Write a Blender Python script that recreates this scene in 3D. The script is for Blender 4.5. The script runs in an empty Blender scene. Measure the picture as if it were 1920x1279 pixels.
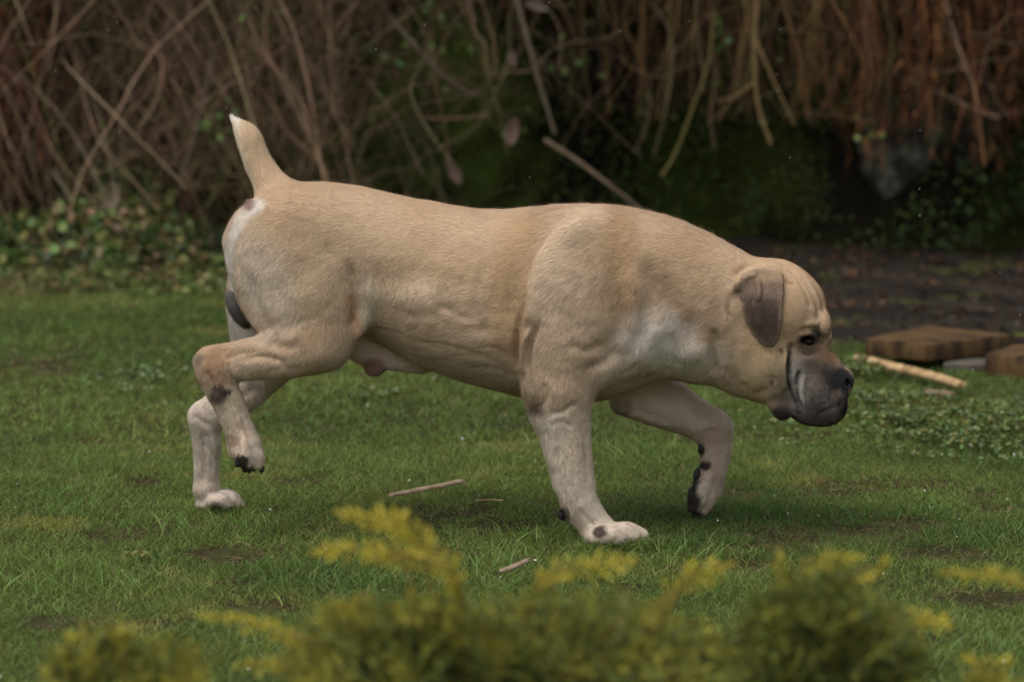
import bpy, math, random
import numpy as np
from mathutils import Vector
QUICK = 1.0
rng = np.random.default_rng(7)
random.seed(7)
sc = bpy.context.scene
C = sc.collection

# ------------------------------------------------------------------ camera, sky, sun, exposure
CAM = np.array([0.0, -6.0, 1.258]); PITCH = math.radians(8.2); FPX = 5545.0
cam = bpy.data.cameras.new('camera'); camo = bpy.data.objects.new('camera', cam); C.objects.link(camo)
camo.location = CAM; camo.rotation_euler = (math.radians(90) - PITCH, 0, 0)
cam.sensor_width = 36; cam.lens = FPX * 36 / 1920
cam.clip_start = 0.1; cam.clip_end = 500
cam.dof.use_dof = True; cam.dof.focus_distance = 5.98; cam.dof.aperture_fstop = 3.0
sc.camera = camo
world = bpy.data.worlds.new('World'); sc.world = world; world.use_nodes = True
nt = world.node_tree; nt.nodes.clear()
wo = nt.nodes.new('ShaderNodeOutputWorld'); bg = nt.nodes.new('ShaderNodeBackground'); sky = nt.nodes.new('ShaderNodeTexSky')
sky.sky_type = 'NISHITA'; sky.sun_disc = False
SUN_EL, SUN_ROT = math.radians(66), math.radians(226)
sky.sun_elevation = SUN_EL; sky.sun_rotation = SUN_ROT; sky.dust_density = 2.0; sky.air_density = 1.0
bg.inputs['Strength'].default_value = 0.13
hs = nt.nodes.new('ShaderNodeHueSaturation'); hs.inputs['Saturation'].default_value = 0.35   # overcast: an almost grey sky
nt.links.new(sky.outputs[0], hs.inputs['Color']); nt.links.new(hs.outputs[0], bg.inputs[0]); nt.links.new(bg.outputs[0], wo.inputs[0])
sun = bpy.data.lights.new('sun', 'SUN'); sun.energy = 1.3; sun.angle = math.radians(36); sun.color = (1.0, 0.95, 0.87)
suno = bpy.data.objects.new('sun', sun); C.objects.link(suno)
sd = Vector((math.sin(SUN_ROT) * math.cos(SUN_EL), math.cos(SUN_ROT) * math.cos(SUN_EL), math.sin(SUN_EL)))
suno.rotation_euler = sd.to_track_quat('Z', 'Y').to_euler(); suno.location = (0, 0, 6)
sc.view_settings.view_transform = 'Standard'; sc.view_settings.look = 'None'
sc.view_settings.gamma = 1.0; sc.view_settings.exposure = 0.56
sc.cycles.max_bounces = 5; sc.cycles.diffuse_bounces = 3; sc.cycles.glossy_bounces = 2
sc.cycles.transparent_max_bounces = 6; sc.cycles.transmission_bounces = 3

# ------------------------------------------------------------------ helpers
def W(px, py, Y=0.0):
    """point of the photograph's pixel on the vertical plane y = Y"""
    a = (px - 960.0) / FPX; b = -(py - 639.5) / FPX
    dy = math.cos(PITCH) + b * math.sin(PITCH); dz = -math.sin(PITCH) + b * math.cos(PITCH)
    t = (Y - CAM[1]) / dy
    return np.array([a * t, Y, CAM[2] + dz * t])
def G(px, py, z=0.0):
    """point of the photograph's pixel on the ground z"""
    a = (px - 960.0) / FPX; b = -(py - 639.5) / FPX
    dy = math.cos(PITCH) + b * math.sin(PITCH); dz = -math.sin(PITCH) + b * math.cos(PITCH)
    t = (z - CAM[2]) / dz
    return np.array([a * t, CAM[1] + dy * t, z])
def PX(P):
    d = P - CAM
    dep = d[:, 1] * math.cos(PITCH) - d[:, 2] * math.sin(PITCH)
    up = d[:, 1] * math.sin(PITCH) + d[:, 2] * math.cos(PITCH)
    return 960 + FPX * d[:, 0] / dep, 639.5 - FPX * up / dep
def lin(r, g, b):
    f = lambda c: (c / 255) / 12.92 if c / 255 <= .04045 else ((c / 255 + .055) / 1.055) ** 2.4
    return (f(r), f(g), f(b))
def sstep(a, b, x):
    t = np.clip((x - a) / (b - a), 0, 1); return t * t * (3 - 2 * t)
def mat(name, rough=0.8, spec=0.3):
    m = bpy.data.materials.new(name); m.use_nodes = True
    b = m.node_tree.nodes['Principled BSDF']
    b.inputs['Roughness'].default_value = rough; b.inputs['Specular IOR Level'].default_value = spec
    return m, m.node_tree, b
def mat_noise(name, cols, scale=8, rough=0.85, spec=0.3, detail=6, bump=0.0, bscale=40, stretch=(1, 1, 1), bdist=0.01):
    """procedural material: colour ramp over object-space noise, optional bump"""
    m, t, b = mat(name, rough, spec)
    tc = t.nodes.new('ShaderNodeTexCoord'); mp = t.nodes.new('ShaderNodeMapping'); mp.inputs['Scale'].default_value = stretch
    t.links.new(tc.outputs['Object'], mp.inputs[0])
    n = t.nodes.new('ShaderNodeTexNoise'); n.inputs['Scale'].default_value = scale; n.inputs['Detail'].default_value = detail
    t.links.new(mp.outputs[0], n.inputs['Vector'])
    r = t.nodes.new('ShaderNodeValToRGB'); e = r.color_ramp.elements
    while len(e) < len(cols): e.new(0.5)
    for i, c in enumerate(cols):
        e[i].position = 0.3 + 0.42 * i / max(1, len(cols) - 1); e[i].color = (*c, 1)
    t.links.new(n.outputs['Fac'], r.inputs[0]); t.links.new(r.outputs[0], b.inputs['Base Color'])
    if bump:
        n2 = t.nodes.new('ShaderNodeTexNoise'); n2.inputs['Scale'].default_value = bscale; n2.inputs['Detail'].default_value = 8
        t.links.new(mp.outputs[0], n2.inputs['Vector'])
        bp = t.nodes.new('ShaderNodeBump'); bp.inputs['Strength'].default_value = bump; bp.inputs['Distance'].default_value = bdist
        t.links.new(n2.outputs['Fac'], bp.inputs['Height']); t.links.new(bp.outputs[0], b.inputs['Normal'])
    return m
def mat_attr(name, attr='tint', rough=0.7, spec=0.25, transl=0.0):
    m, t, b = mat(name, rough, spec)
    a = t.nodes.new('ShaderNodeAttribute'); a.attribute_name = attr
    t.links.new(a.outputs['Color'], b.inputs['Base Color'])
    if transl > 0:
        tr = t.nodes.new('ShaderNodeBsdfTranslucent'); mx = t.nodes.new('ShaderNodeMixShader'); mx.inputs[0].default_value = transl
        t.links.new(a.outputs['Color'], tr.inputs[0]); out = t.nodes['Material Output']
        t.links.new(b.outputs[0], mx.inputs[1]); t.links.new(tr.outputs[0], mx.inputs[2]); t.links.new(mx.outputs[0], out.inputs[0])
    return m
def mesh_np(name, V, F, m, parent=None, smooth=False, tint=None, loopn=None):
    """one mesh object from numpy arrays; F is an int array (n,3|4) or a list of such arrays"""
    Fs = F if isinstance(F, list) else [F]
    me = bpy.data.meshes.new(name)
    V = np.ascontiguousarray(V, dtype=np.float32)
    me.vertices.add(len(V)); me.vertices.foreach_set('co', V.ravel())
    tot = np.concatenate([np.full(len(f), f.shape[1], np.int32) for f in Fs]); flat = np.concatenate([f.ravel() for f in Fs]).astype(np.int32)
    me.loops.add(len(flat)); me.loops.foreach_set('vertex_index', flat)
    me.polygons.add(len(tot)); me.polygons.foreach_set('loop_start', np.concatenate([[0], np.cumsum(tot)[:-1]]).astype(np.int32))
    me.polygons.foreach_set('loop_total', tot)
    if smooth: me.polygons.foreach_set('use_smooth', np.ones(len(tot), bool))
    if tint is not None:
        a = me.attributes.new('tint', 'FLOAT_COLOR', 'POINT')
        c = np.ones((len(V), 4), np.float32); c[:, :3] = tint; a.data.foreach_set('color', c.ravel())
    me.update(calc_edges=True)
    if loopn is not None:
        me.normals_split_custom_set_from_vertices(np.ascontiguousarray(loopn, dtype=np.float32))
    me.materials.append(m)
    o = bpy.data.objects.new(name, me); C.objects.link(o)
    if parent is not None: o.parent = parent
    return o
def tag(o, label=None, cat=None, group=None, kind=None):
    if label: o['label'] = label
    if cat: o['category'] = cat
    if group: o['group'] = group
    if kind: o['kind'] = kind
    return o
def empty(name, loc=(0, 0, 0)):
    o = bpy.data.objects.new(name, None); C.objects.link(o); o.location = loc; return o
def local(V, root):
    return V - np.array(root.location)
def catmull(P, n=8):
    P = np.asarray(P, float); Q = np.vstack([2 * P[0] - P[1], P, 2 * P[-1] - P[-2]]); out = []
    for i in range(1, len(Q) - 2):
        p0, p1, p2, p3 = Q[i - 1], Q[i], Q[i + 1], Q[i + 2]
        for t in np.linspace(0, 1, n, endpoint=False):
            out.append(.5 * (2 * p1 + (p2 - p0) * t + (2 * p0 - 5 * p1 + 4 * p2 - p3) * t * t + (3 * p1 - p0 - 3 * p2 + p3) * t ** 3))
    out.append(P[-1]); return np.array(out)
def vnoise(P, scale, seed=0):
    """smooth value noise in 3D, numpy, -1..1"""
    r = np.random.default_rng(seed); T = r.random(4096).astype(np.float32) * 2 - 1
    Q = P * scale; I = np.floor(Q).astype(np.int64); f = Q - I; f = f * f * (3 - 2 * f); out = 0
    for dx in (0, 1):
        for dy in (0, 1):
            for dz in (0, 1):
                h = ((I[:, 0] + dx) * 73856093 ^ (I[:, 1] + dy) * 19349663 ^ (I[:, 2] + dz) * 83492791) & 4095
                w = (f[:, 0] if dx else 1 - f[:, 0]) * (f[:, 1] if dy else 1 - f[:, 1]) * (f[:, 2] if dz else 1 - f[:, 2])
                out = out + T[h] * w
    return out
# ------------------------------------------------------------------ ground, bank
def patch(name, xs, ys, zf, m, kind='structure', smooth=True, tf=None):
    X, Y = np.meshgrid(xs, ys, indexing='ij'); P = np.stack([X.ravel(), Y.ravel(), np.zeros(X.size)], 1); P[:, 2] = zf(P)
    n = len(ys); i, j = np.meshgrid(np.arange(len(xs) - 1), np.arange(n - 1), indexing='ij'); a = (i * n + j).ravel()
    o = mesh_np(name, P, np.stack([a, a + n, a + n + 1, a + 1], 1), m, None, smooth, tint=None if tf is None else tf(P)); o['kind'] = kind; return o
def undul(P):
    Q = P.copy(); Q[:, 2] = 0; flat = np.exp(-((P[:, 1]) / 1.2) ** 2) * np.exp(-(P[:, 0] / 1.6) ** 2)
    return (.014 * vnoise(Q, 1.7, 51) + .006 * vnoise(Q, 5, 52)) * (1 - flat) - .004
def soil_edge(x):
    """y at which the lawn gives way to bare soil"""
    return np.interp(x, [-9, -2.2, -.6, .1, .8, 1.35, 1.75, 2.6, 9], [5.3, 5.2, 4.7, 3.9, 2.95, 2.15, 2.0, 2.35, 2.6])
def edges(a, b, fine, far):
    return np.concatenate([-np.geomspace(far, -a + .2, 14) if a < 0 else [], np.arange(a, b, fine), np.geomspace(b + .2, far, 14)])
M_SOILG = mat_noise('lawn_soil', [lin(46, 40, 28), lin(62, 64, 34), lin(78, 88, 42)], 9, .95, .1, bump=.6, bscale=90, bdist=.01)
patch('lawn', edges(-4.0, 4.0, .05, 150), edges(-3.2, 6.0, .05, 150), undul, M_SOILG)
M_SOIL = mat_noise('bare_soil', [lin(30, 25, 21), lin(46, 40, 34), lin(60, 53, 45)], 3.5, .95, .12, bump=1.0, bscale=60, bdist=.02)
def soilz(P):
    e = P[:, 1] - soil_edge(P[:, 0]); Q = P.copy(); Q[:, 2] = 0
    return undul(P) + .006 + .012 * vnoise(Q, 9, 53) * sstep(0, .4, e) - .06 * sstep(0.05, -.15, e)
patch('bare_soil', np.arange(-3.0, 6.0, .05), np.arange(1.8, 6.4, .05), soilz, M_SOIL)
# steep earth bank behind everything
def bank_base(x): return 5.15 + .25 * np.sin(x * 1.3 + 1) + .12 * np.sin(x * 3.1)
def make_bank():
    u = np.arange(-14, 14, .06); v = np.linspace(0, 1, 46); U_, V_ = np.meshgrid(u, v, indexing='ij'); x = U_.ravel(); t = V_.ravel()
    y = bank_base(x) + .9 * t ** .8 + .5 * np.maximum(t - .8, 0) * 20; z = -.05 + 3.0 * t
    P = np.stack([x, y, z], 1); P[:, 1] += .16 * vnoise(P, 1.6, 61) + .07 * vnoise(P, 5, 62) + .03 * vnoise(P, 14, 63)
    n = len(v); i, j = np.meshgrid(np.arange(len(u) - 1), np.arange(n - 1), indexing='ij'); a = (i * n + j).ravel()
    m = mat_attr('bank_earth', rough=.95, spec=.08); t = m.node_tree; bs = t.nodes['Principled BSDF']
    tc = t.nodes.new('ShaderNodeTexCoord'); nz = t.nodes.new('ShaderNodeTexNoise'); nz.inputs['Scale'].default_value = 30; nz.inputs['Detail'].default_value = 8; t.links.new(tc.outputs['Object'], nz.inputs['Vector'])
    bp = t.nodes.new('ShaderNodeBump'); bp.inputs['Distance'].default_value = .03; t.links.new(nz.outputs['Fac'], bp.inputs['Height']); t.links.new(bp.outputs[0], bs.inputs['Normal'])
    # brown litter at left, moss in the middle, dark earth at right
    wl = sstep(-.5, -1.0, P[:, 0] + .4 * vnoise(P, 2, 65)); ms = sstep(-.2, .5, vnoise(P, 3, 66) + .5 * vnoise(P, 9, 67)) * sstep(-1.3, -.6, P[:, 0]) * (1 - .6 * sstep(.3, 1.3, P[:, 0]))
    c = np.tile(lin(26, 22, 15), (len(P), 1)); c = c + (np.array(lin(66, 50, 36)) - c) * wl[:, None]; c = c + (np.array(lin(66, 78, 28)) - c) * ms[:, None]
    c = np.clip(c * (1 + .45 * vnoise(P, 20, 68))[:, None], 0, 1)
    o = mesh_np('earth_bank', P, np.stack([a, a + 1, a + n + 1, a + n], 1), m, None, True, tint=c); o['kind'] = 'structure'
make_bank()

# ------------------------------------------------------------------ generic builders for plants
def ribbons(B, D, L, w, curl, up, seg=3, twist=None):
    """many blades at once: base B, unit direction D, length, half width, bend; returns V, F"""
    n = len(B); side = np.cross(D, up); ln = np.linalg.norm(side, axis=1, keepdims=True); side = np.where(ln > 1e-4, side / np.maximum(ln, 1e-6), [1, 0, 0])
    if twist is not None: side = side * np.cos(twist)[:, None] + np.cross(D, side) * np.sin(twist)[:, None]
    pts = []; bend = curl
    for k in range(seg + 1):
        t = k / seg; c = B + L[:, None] * (D * t + bend * t * t); hw = (w * (1 - t ** 1.6))[:, None]
        if k < seg: pts += [c - side * hw, c + side * hw]
        else: pts += [c]
    V_ = np.stack(pts, 1).reshape(-1, 3); m = 2 * seg + 1; b = np.arange(n)[:, None] * m
    F4 = np.concatenate([b + [[2 * k, 2 * k + 1, 2 * k + 3, 2 * k + 2]] for k in range(seg - 1)]) if seg > 1 else np.zeros((0, 4), int)
    F3 = b + [[2 * seg - 2, 2 * seg - 1, 2 * seg]]
    return V_, [F4, F3], m
def tubes(curves, radii, n=5):
    """list of polylines with radius arrays -> one V, F"""
    Vs, Fs, off = [], [], 0
    ang = np.linspace(0, 2 * np.pi, n, endpoint=False)
    for P, r in zip(curves, radii):
        P = np.asarray(P); T = np.gradient(P, axis=0); T /= np.maximum(np.linalg.norm(T, axis=1, keepdims=True), 1e-9)
        ref = np.array([0, 1, 0.3]) if abs(T[0][1]) < .8 else np.array([1, 0, 0.2])
        A = np.cross(T, ref); A /= np.maximum(np.linalg.norm(A, axis=1, keepdims=True), 1e-9); B = np.cross(T, A)
        r = np.broadcast_to(r, (len(P),))
        R = P[:, None] + r[:, None, None] * (np.cos(ang)[None, :, None] * A[:, None] + np.sin(ang)[None, :, None] * B[:, None])
        Vs.append(R.reshape(-1, 3)); k = len(P)
        i, j = np.meshgrid(np.arange(k - 1), np.arange(n), indexing='ij'); a = (i * n + j).ravel(); b = (i * n + (j + 1) % n).ravel()
        Fs.append(np.stack([a, b, b + n, a + n], 1) + off); off += k * n
    return np.concatenate(Vs), np.concatenate(Fs)
def leafset(P, D, N, L, W_, fold=.25, droop=.2):
    """broad leaves: base P, direction D, face normal N; a pointed oval folded along its rib"""
    N = N - (N * D).sum(1, keepdims=True) * D; N /= np.maximum(np.linalg.norm(N, axis=1, keepdims=True), 1e-6); S = np.cross(D, N)
    sh = [(0, 0), (.3, .85), (.62, .8), (1, 0)]; pts = []
    L = L[:, None]; W_ = W_[:, None]
    mid = lambda t: P + D * L * t - N * L * droop * t * t
    pts.append(mid(0)); pts.append(mid(.3) + S * W_ * .85 + N * W_ * fold); pts.append(mid(.3) - S * W_ * .85 + N * W_ * fold); pts.append(mid(.3))
    pts.append(mid(.65) + S * W_ * .75 + N * W_ * fold); pts.append(mid(.65) - S * W_ * .75 + N * W_ * fold); pts.append(mid(.65)); pts.append(mid(1))
    V_ = np.stack(pts, 1).reshape(-1, 3); b = np.arange(len(P))[:, None] * 8
    F3 = np.concatenate([b + [[0, 3, 1]], b + [[0, 2, 3]], b + [[4, 6, 7]], b + [[6, 5, 7]]]); F4 = np.concatenate([b + [[1, 3, 6, 4]], b + [[3, 2, 5, 6]]])
    return V_, [F4, F3]
def rdir(n, up=0.0):
    d = rng.normal(0, 1, (n, 3)); d[:, 2] += up; return d / np.linalg.norm(d, axis=1, keepdims=True)
def colvar(n, cols, p=None, j=.15):
    cols = np.array([lin(*c) for c in cols]); c = cols[rng.choice(len(cols), n, p=p)]; return np.clip(c * rng.uniform(1 - j, 1 + j, (n, 1)) * rng.uniform(1 - j * .4, 1 + j * .4, (n, 3)), 0, 1)

# ------------------------------------------------------------------ lawn grass
M_GRASS = mat_attr('grass_blade', rough=.55, spec=.3, transl=.35)
def scatter_lawn(n, y0, y1, spread=.235, inner=0):
    """points on the lawn inside a widened view wedge"""
    y = rng.uniform(y0, y1, n * 2); x = rng.uniform(-1, 1, n * 2) * spread * (y + 6.3)
    P = np.stack([x, y, np.zeros(len(x))], 1); keep = rng.random(len(x)) < (y + 6.3) / (y1 + 6.3)
    P = P[keep & (np.abs(x) > inner * (y + 6.3))]; e = soil_edge(P[:, 0]) + .12 * vnoise(P, 4, 71) + .05 * vnoise(P, 14, 72); P = P[P[:, 1] < e]
    return P
PATCH = [(245, 1000, .10, .8), (437, 1037, .13, 1), (265, 905, .08, .8), (775, 985, .10, .8), (820, 1040, .10, .7), (1610, 1000, .14, .8), (1500, 1020, .10, .7), (1850, 1120, .13, 1), (1780, 1040, .12, .7), (1600, 915, .15, .6), (120, 1165, .10, .8), (270, 1165, .08, .8),
         (500, 1135, .10, .7), (1380, 925, .09, .8), (920, 985, .12, .6), (560, 905, .09, .6), (1700, 985, .13, .7), (1395, 1065, .10, .7), (1200, 900, .10, .4), (1750, 905, .14, .6), (60, 690, .25, .5), (20, 700, .2, .4), (340, 1050, .1, .3), (1480, 1000, .16, .5), (330, 985, .1, .5)]
def bare(P):
    Q = P.copy(); Q[:, 2] = 0; b = sstep(.34, .8, vnoise(Q, 5.5, 81) * .6 + vnoise(Q, 14, 82) * .5) * .55
    for x, y, r, a in PATCH:
        c = G(x, y); d = np.hypot((Q[:, 0] - c[0]) / 1.2, Q[:, 1] - c[1]) / (r * .85); b = np.maximum(b, a * (1 - sstep(.35, 1.05, d + .25 * vnoise(Q, 22, 83))))
    return np.clip(b, 0, 1)
def grow(P, L, w, cols, lean=.5, seg=3, dead=None):
    n = len(P); P = P.copy(); P[:, 2] = undul(P) - .003
    az = rng.uniform(0, 2 * np.pi, n) + 1.2 * vnoise(P, 6, 91); le = lean * rng.uniform(.15, 1.1, n)
    D = np.stack([np.cos(az) * le, np.sin(az) * le, np.ones(n)], 1); D /= np.linalg.norm(D, axis=1, keepdims=True)
    bend = np.stack([np.cos(az), np.sin(az), -np.ones(n) * .5], 1) * rng.uniform(.05, .6, (n, 1)) * (.4 + lean)
    up = np.tile([0., 0, 1], (n, 1)) + rng.normal(0, .5, (n, 3))
    V_, F_, m = ribbons(P, D, L, w, bend, up, seg, rng.uniform(0, np.pi, n)); return V_, F_, np.repeat(cols, m, 0)
def merge(parts):
    Vs, F4, F3, Cs, off = [], [], [], [], 0
    for v, f, c in parts:
        Vs.append(v); Cs.append(c)
        for g in f:
            if len(g): (F4 if g.shape[1] == 4 else F3).append(g + off)
        off += len(v)
    Fs = [np.concatenate(a) for a in (F4, F3) if a]
    return np.concatenate(Vs), Fs, np.concatenate(Cs)
def lawn_colour(P, n):
    a = vnoise(P, 2.2, 101) + .5 * vnoise(P, 7, 102)
    g1, g2, g3 = np.array(lin(92, 116, 54)), np.array(lin(122, 140, 68)), np.array(lin(154, 152, 78))
    t = sstep(-1, 1, a)[:, None]; c = g1 * (1 - t) + g2 * t
    y = sstep(.5, 1.2, vnoise(P, 3.1, 103) + .6 * vnoise(P, 12, 104))[:, None] * .8; c = c * (1 - y) + g3 * y
    c = c * rng.uniform(.62, 1.3, (n, 1)) * rng.uniform(.93, 1.07, (n, 3))
    dry = rng.random(n) < .045; c[dry] = np.array(lin(150, 132, 92)) * rng.uniform(.6, 1.1, (dry.sum(), 1)); return np.clip(c, 0, 1)
parts = []
for n, y0, y1, Lm, wm, sp, inn in ((190000, -2.3, 1.0, .025, .0011, .235, 0), (95000, 1.0, 5.35, .030, .0018, .235, 0), (120000, -4.2, 5.35, .036, .0026, .75, .23)):
    P = scatter_lawn(n, y0, y1, sp, inn); b = bare(P); P = P[rng.random(len(P)) > b * .85]; b = bare(P); k = len(P)
    # the turf is longer in clumps
    tall = sstep(.1, 1.1, vnoise(P, 4.5, 111) + .7 * vnoise(P, 13, 112)); cl = lawn_colour(P, k); bb = (b * rng.random(k) > .3)[:, None]
    cl = np.where(bb, np.array(lin(120, 98, 66)) * rng.uniform(.4, 1, (k, 1)), cl)
    L = Lm * rng.uniform(.45, 1.15, k) * (1 + .55 * tall) * (1 - .45 * b)
    parts.append(grow(P, L, wm * rng.uniform(.6, 1.3, k), cl, .75))
# tall tussocks that stand out of the turf
T = [(330, 1000), (110, 935), (140, 960), (920, 1060), (1000, 1010), (60, 1100), (560, 1100), (240, 1080), (1270, 1040), (1830, 1010), (1740, 960), (1450, 960), (870, 930), (690, 1100), (960, 1100), (200, 880), (1300, 1110), (1760, 1200), (1690, 1230), (1900, 1230), (480, 990), (150, 800), (700, 830), (1200, 850)]
for x, y in T:
    c = G(x, y); k = 80; P = c + np.stack([rng.normal(0, .05, k), rng.normal(0, .05, k), np.zeros(k)], 1)
    parts.append(grow(P, rng.uniform(.03, .07, k), rng.uniform(.0009, .0017, k), lawn_colour(P, k) * [.85, 1, 1.0], .7, 4))
# blades that lean against the planted paws
for x, y, wx, k in ((1160, 1026, .085, 650), (408, 960, .07, 480)):
    c = G(x, y); P = c + np.stack([rng.uniform(-wx, wx, k), rng.normal(-.012, .014, k), np.zeros(k)], 1)
    parts.append(grow(P, rng.uniform(.020, .048, k), rng.uniform(.0008, .0014, k), lawn_colour(P, k), .7, 3))
# dead clippings and moss on the bare spots
P = scatter_lawn(90000, -2.2, 2.5); b = bare(P); P = P[(b > .3) & (rng.random(len(P)) < .5)]; k = len(P)
parts.append(grow(P, rng.uniform(.015, .045, k), rng.uniform(.0006, .0012, k), colvar(k, [(116, 92, 62), (88, 70, 48), (150, 130, 92), (66, 54, 38)], j=.25), 3.0, 3))
V_, F_, C_ = merge(parts); g = mesh_np('grass', V_, F_, M_GRASS, None, False, tint=C_); tag(g, 'short patchy green lawn grass with yellowed and worn spots', 'grass', kind='stuff')
print('grass verts', len(V_)); del V_, F_, C_, parts

# white petals and grit strewn over the lawn
P = scatter_lawn(380, -2.2, 2.6); P = P[rng.random(len(P)) < .55]; b = len(P); P[:, 2] = undul(P) + rng.uniform(.008, .026, b)
V_, F_ = leafset(P, rdir(b) * [1, 1, .3], rdir(b, 2), rng.uniform(.003, .008, b), rng.uniform(.0015, .003, b), .2, .1)
m_pet = mat_noise('petal', [lin(190, 184, 176), lin(232, 228, 222)], 60, .6, .3)
tag(mesh_np('fallen_petals', V_, F_, m_pet), 'tiny white petals scattered over the lawn', 'petals', kind='stuff')
# low broad leaves in the lawn: ground ivy and clover patches
M_LEAF = mat_attr('leaf', rough=.5, spec=.35, transl=.3)
def groundcover(cx, cy, rx, ry, n, h, size, cols):
    c = G(cx, cy); a = rng.uniform(0, 2 * np.pi, n); r = rng.random(n) ** .62; P = np.stack([c[0] + rx * r * np.cos(a), c[1] + ry * r * np.sin(a), np.zeros(n)], 1)
    r = r * (1 + .35 * vnoise(P, 9, 122)); q = (vnoise(P, 14, 123) + .5 * vnoise(P, 35, 124)) > -.12; P = P[q]; r = r[q]; n = len(P); dome = np.clip(1 - r ** 2, 0, 1); P[:, 2] = .012 + h * dome * rng.uniform(.4, 1, n) * (.6 + .5 * vnoise(P, 12, 121)); D = rdir(n) * [1, 1, .35]; D /= np.linalg.norm(D, axis=1, keepdims=True)
    V_, F_ = leafset(P, D, rdir(n, 3), size * rng.uniform(.35, 1.35, n), size * .55 * rng.uniform(.7, 1.2, n), .25, .25)
    return V_, F_, np.repeat(colvar(n, cols, j=.22), 8, 0)
gc = [(98, 118, 66), (82, 104, 54), (118, 134, 86), (70, 88, 44), (122, 120, 62)]
parts = [groundcover(1640, 768, .17, .26, 800, .035, .014, gc), groundcover(1600, 700, .10, .16, 420, .04, .015, gc), groundcover(1870, 806, .27, .40, 2100, .06, .015, gc), groundcover(1800, 850, .2, .2, 500, .025, .013, gc), groundcover(1700, 800, .16, .2, 500, .025, .014, gc),
         groundcover(255, 715, .16, .22, 220, .02, .015, [(120, 138, 94), (98, 118, 70)]), groundcover(690, 745, .09, .10, 120, .03, .016, gc), groundcover(1480, 800, .2, .3, 200, .02, .013, gc),
         groundcover(240, 1060, .07, .08, 60, .02, .014, gc), groundcover(1040, 880, .1, .12, 90, .02, .014, gc), groundcover(560, 760, .3, .4, 110, .02, .013, gc)]
V_, F_, C_ = merge(parts); tag(mesh_np('ground_ivy', V_, F_, M_LEAF, None, False, tint=C_), 'low pale green ground ivy spreading through the lawn by the bare soil', 'ground cover', kind='stuff')
# dead leaves and crumbs on the soil
n = 2600; P = np.stack([rng.uniform(.2, 3.2, n), rng.uniform(2.1, 5.1, n), np.zeros(n)], 1); P = P[P[:, 1] > soil_edge(P[:, 0]) + .05]; n = len(P); P[:, 2] = soilz(P) + .006
D = rdir(n) * [1, 1, .25]; D /= np.linalg.norm(D, axis=1, keepdims=True)
V_, F_ = leafset(P, D, rdir(n, 3), rng.uniform(.012, .05, n), rng.uniform(.006, .018, n), .3, .3)
tag(mesh_np('leaf_litter', V_, F_, M_LEAF, None, False, tint=np.repeat(colvar(n, [(72, 52, 38), (54, 42, 34), (96, 72, 50), (44, 36, 30), (80, 60, 50)], j=.3), 8, 0)), 'dead brown leaves and crumbs lying on the bare soil', 'leaf litter', kind='stuff')

# ------------------------------------------------------------------ the thicket on the bank
def cane(p0, p1, sag, wob=.016, n=12):
    t = np.linspace(0, 1, n)[:, None]; P = p0 * (1 - t) + p1 * t; P = P + np.array(sag) * (4 * t * (1 - t)); k = rng.normal(0, 1, (2, 3)) * wob
    return P + k[0] * np.sin(t * np.pi * 2 * rng.uniform(.6, 1.3) + rng.uniform(0, 6)) + k[1] * np.sin(t * np.pi * 2 * rng.uniform(1.8, 3) + rng.uniform(0, 6)) * .45
def rad(r, n=12, tip=.35): return r * np.linspace(1, tip, n) * (1 + .18 * np.sin(np.arange(n) * 2.1 + rng.uniform(0, 6)))
def thicket(n, x0, x1, mode):
    cs, rs, cc = [], [], []
    for _ in range(n):
        x = rng.uniform(x0, x1); yb = bank_base(x); y = yb + rng.uniform(-.55, .25)
        if mode == 'arch':      # bramble canes arching down and across
            z0 = rng.uniform(.7, 2.2); p0 = np.array([x, y + .25 + .1 * z0, z0]); q = float(np.clip(rng.normal(0, .8 if x < -.5 else .3), -.9, .5)); p1 = np.array([x + q, y - rng.uniform(0, .35), max(.02 if x < -.5 else .38, z0 - (rng.uniform(.25, 1.4) if x < -.5 else rng.uniform(.2, .75)))]); sag = (rng.normal(0, .1), -.1, rng.uniform(-.05, .2)); r = .0011 + .0034 * rng.random() ** 1.8
            c = [(158, 128, 102), (122, 96, 76), (104, 90, 62), (178, 150, 122), (74, 56, 44), (102, 96, 58)]
        elif mode == 'hang':    # thin hanging roots and fronds
            z0 = rng.uniform(1.0, 1.9); p0 = np.array([x, y + .1, z0]); p1 = np.array([x + rng.normal(0, .12), y - rng.uniform(0, .15), max(.5, z0 - rng.uniform(.4, 1.2))]); sag = (rng.normal(0, .05), -.04, 0); r = rng.uniform(.0018, .0045)
            c = [(112, 84, 54), (130, 102, 66), (78, 58, 40), (100, 92, 54), (84, 66, 46)]
        else:                   # crossing twigs
            z0 = rng.uniform(.15 if x < -.3 else .5, 2.0); L = rng.uniform(.15, .6); a = rng.uniform(0, np.pi); p0 = np.array([x, y + .1, z0]); p1 = p0 + L * np.array([math.cos(a), rng.normal(0, .3), math.sin(a)]); p1[2] = max(p1[2], .03); sag = (0, 0, rng.normal(0, .07)); r = rng.uniform(.0007, .0022)
            c = [(158, 130, 104), (116, 92, 72), (86, 74, 50), (132, 112, 82)]
        cs.append(cane(p0, p1, sag)); rs.append(rad(r)); cc.append(colvar(1, c, j=.25)[0])
    V_, F_ = tubes(cs, rs, 5); return V_, [F_], np.repeat(np.array(cc), 12 * 5, 0)
M_CANE = mat_attr('dry_stem', rough=.8, spec=.15)
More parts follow.
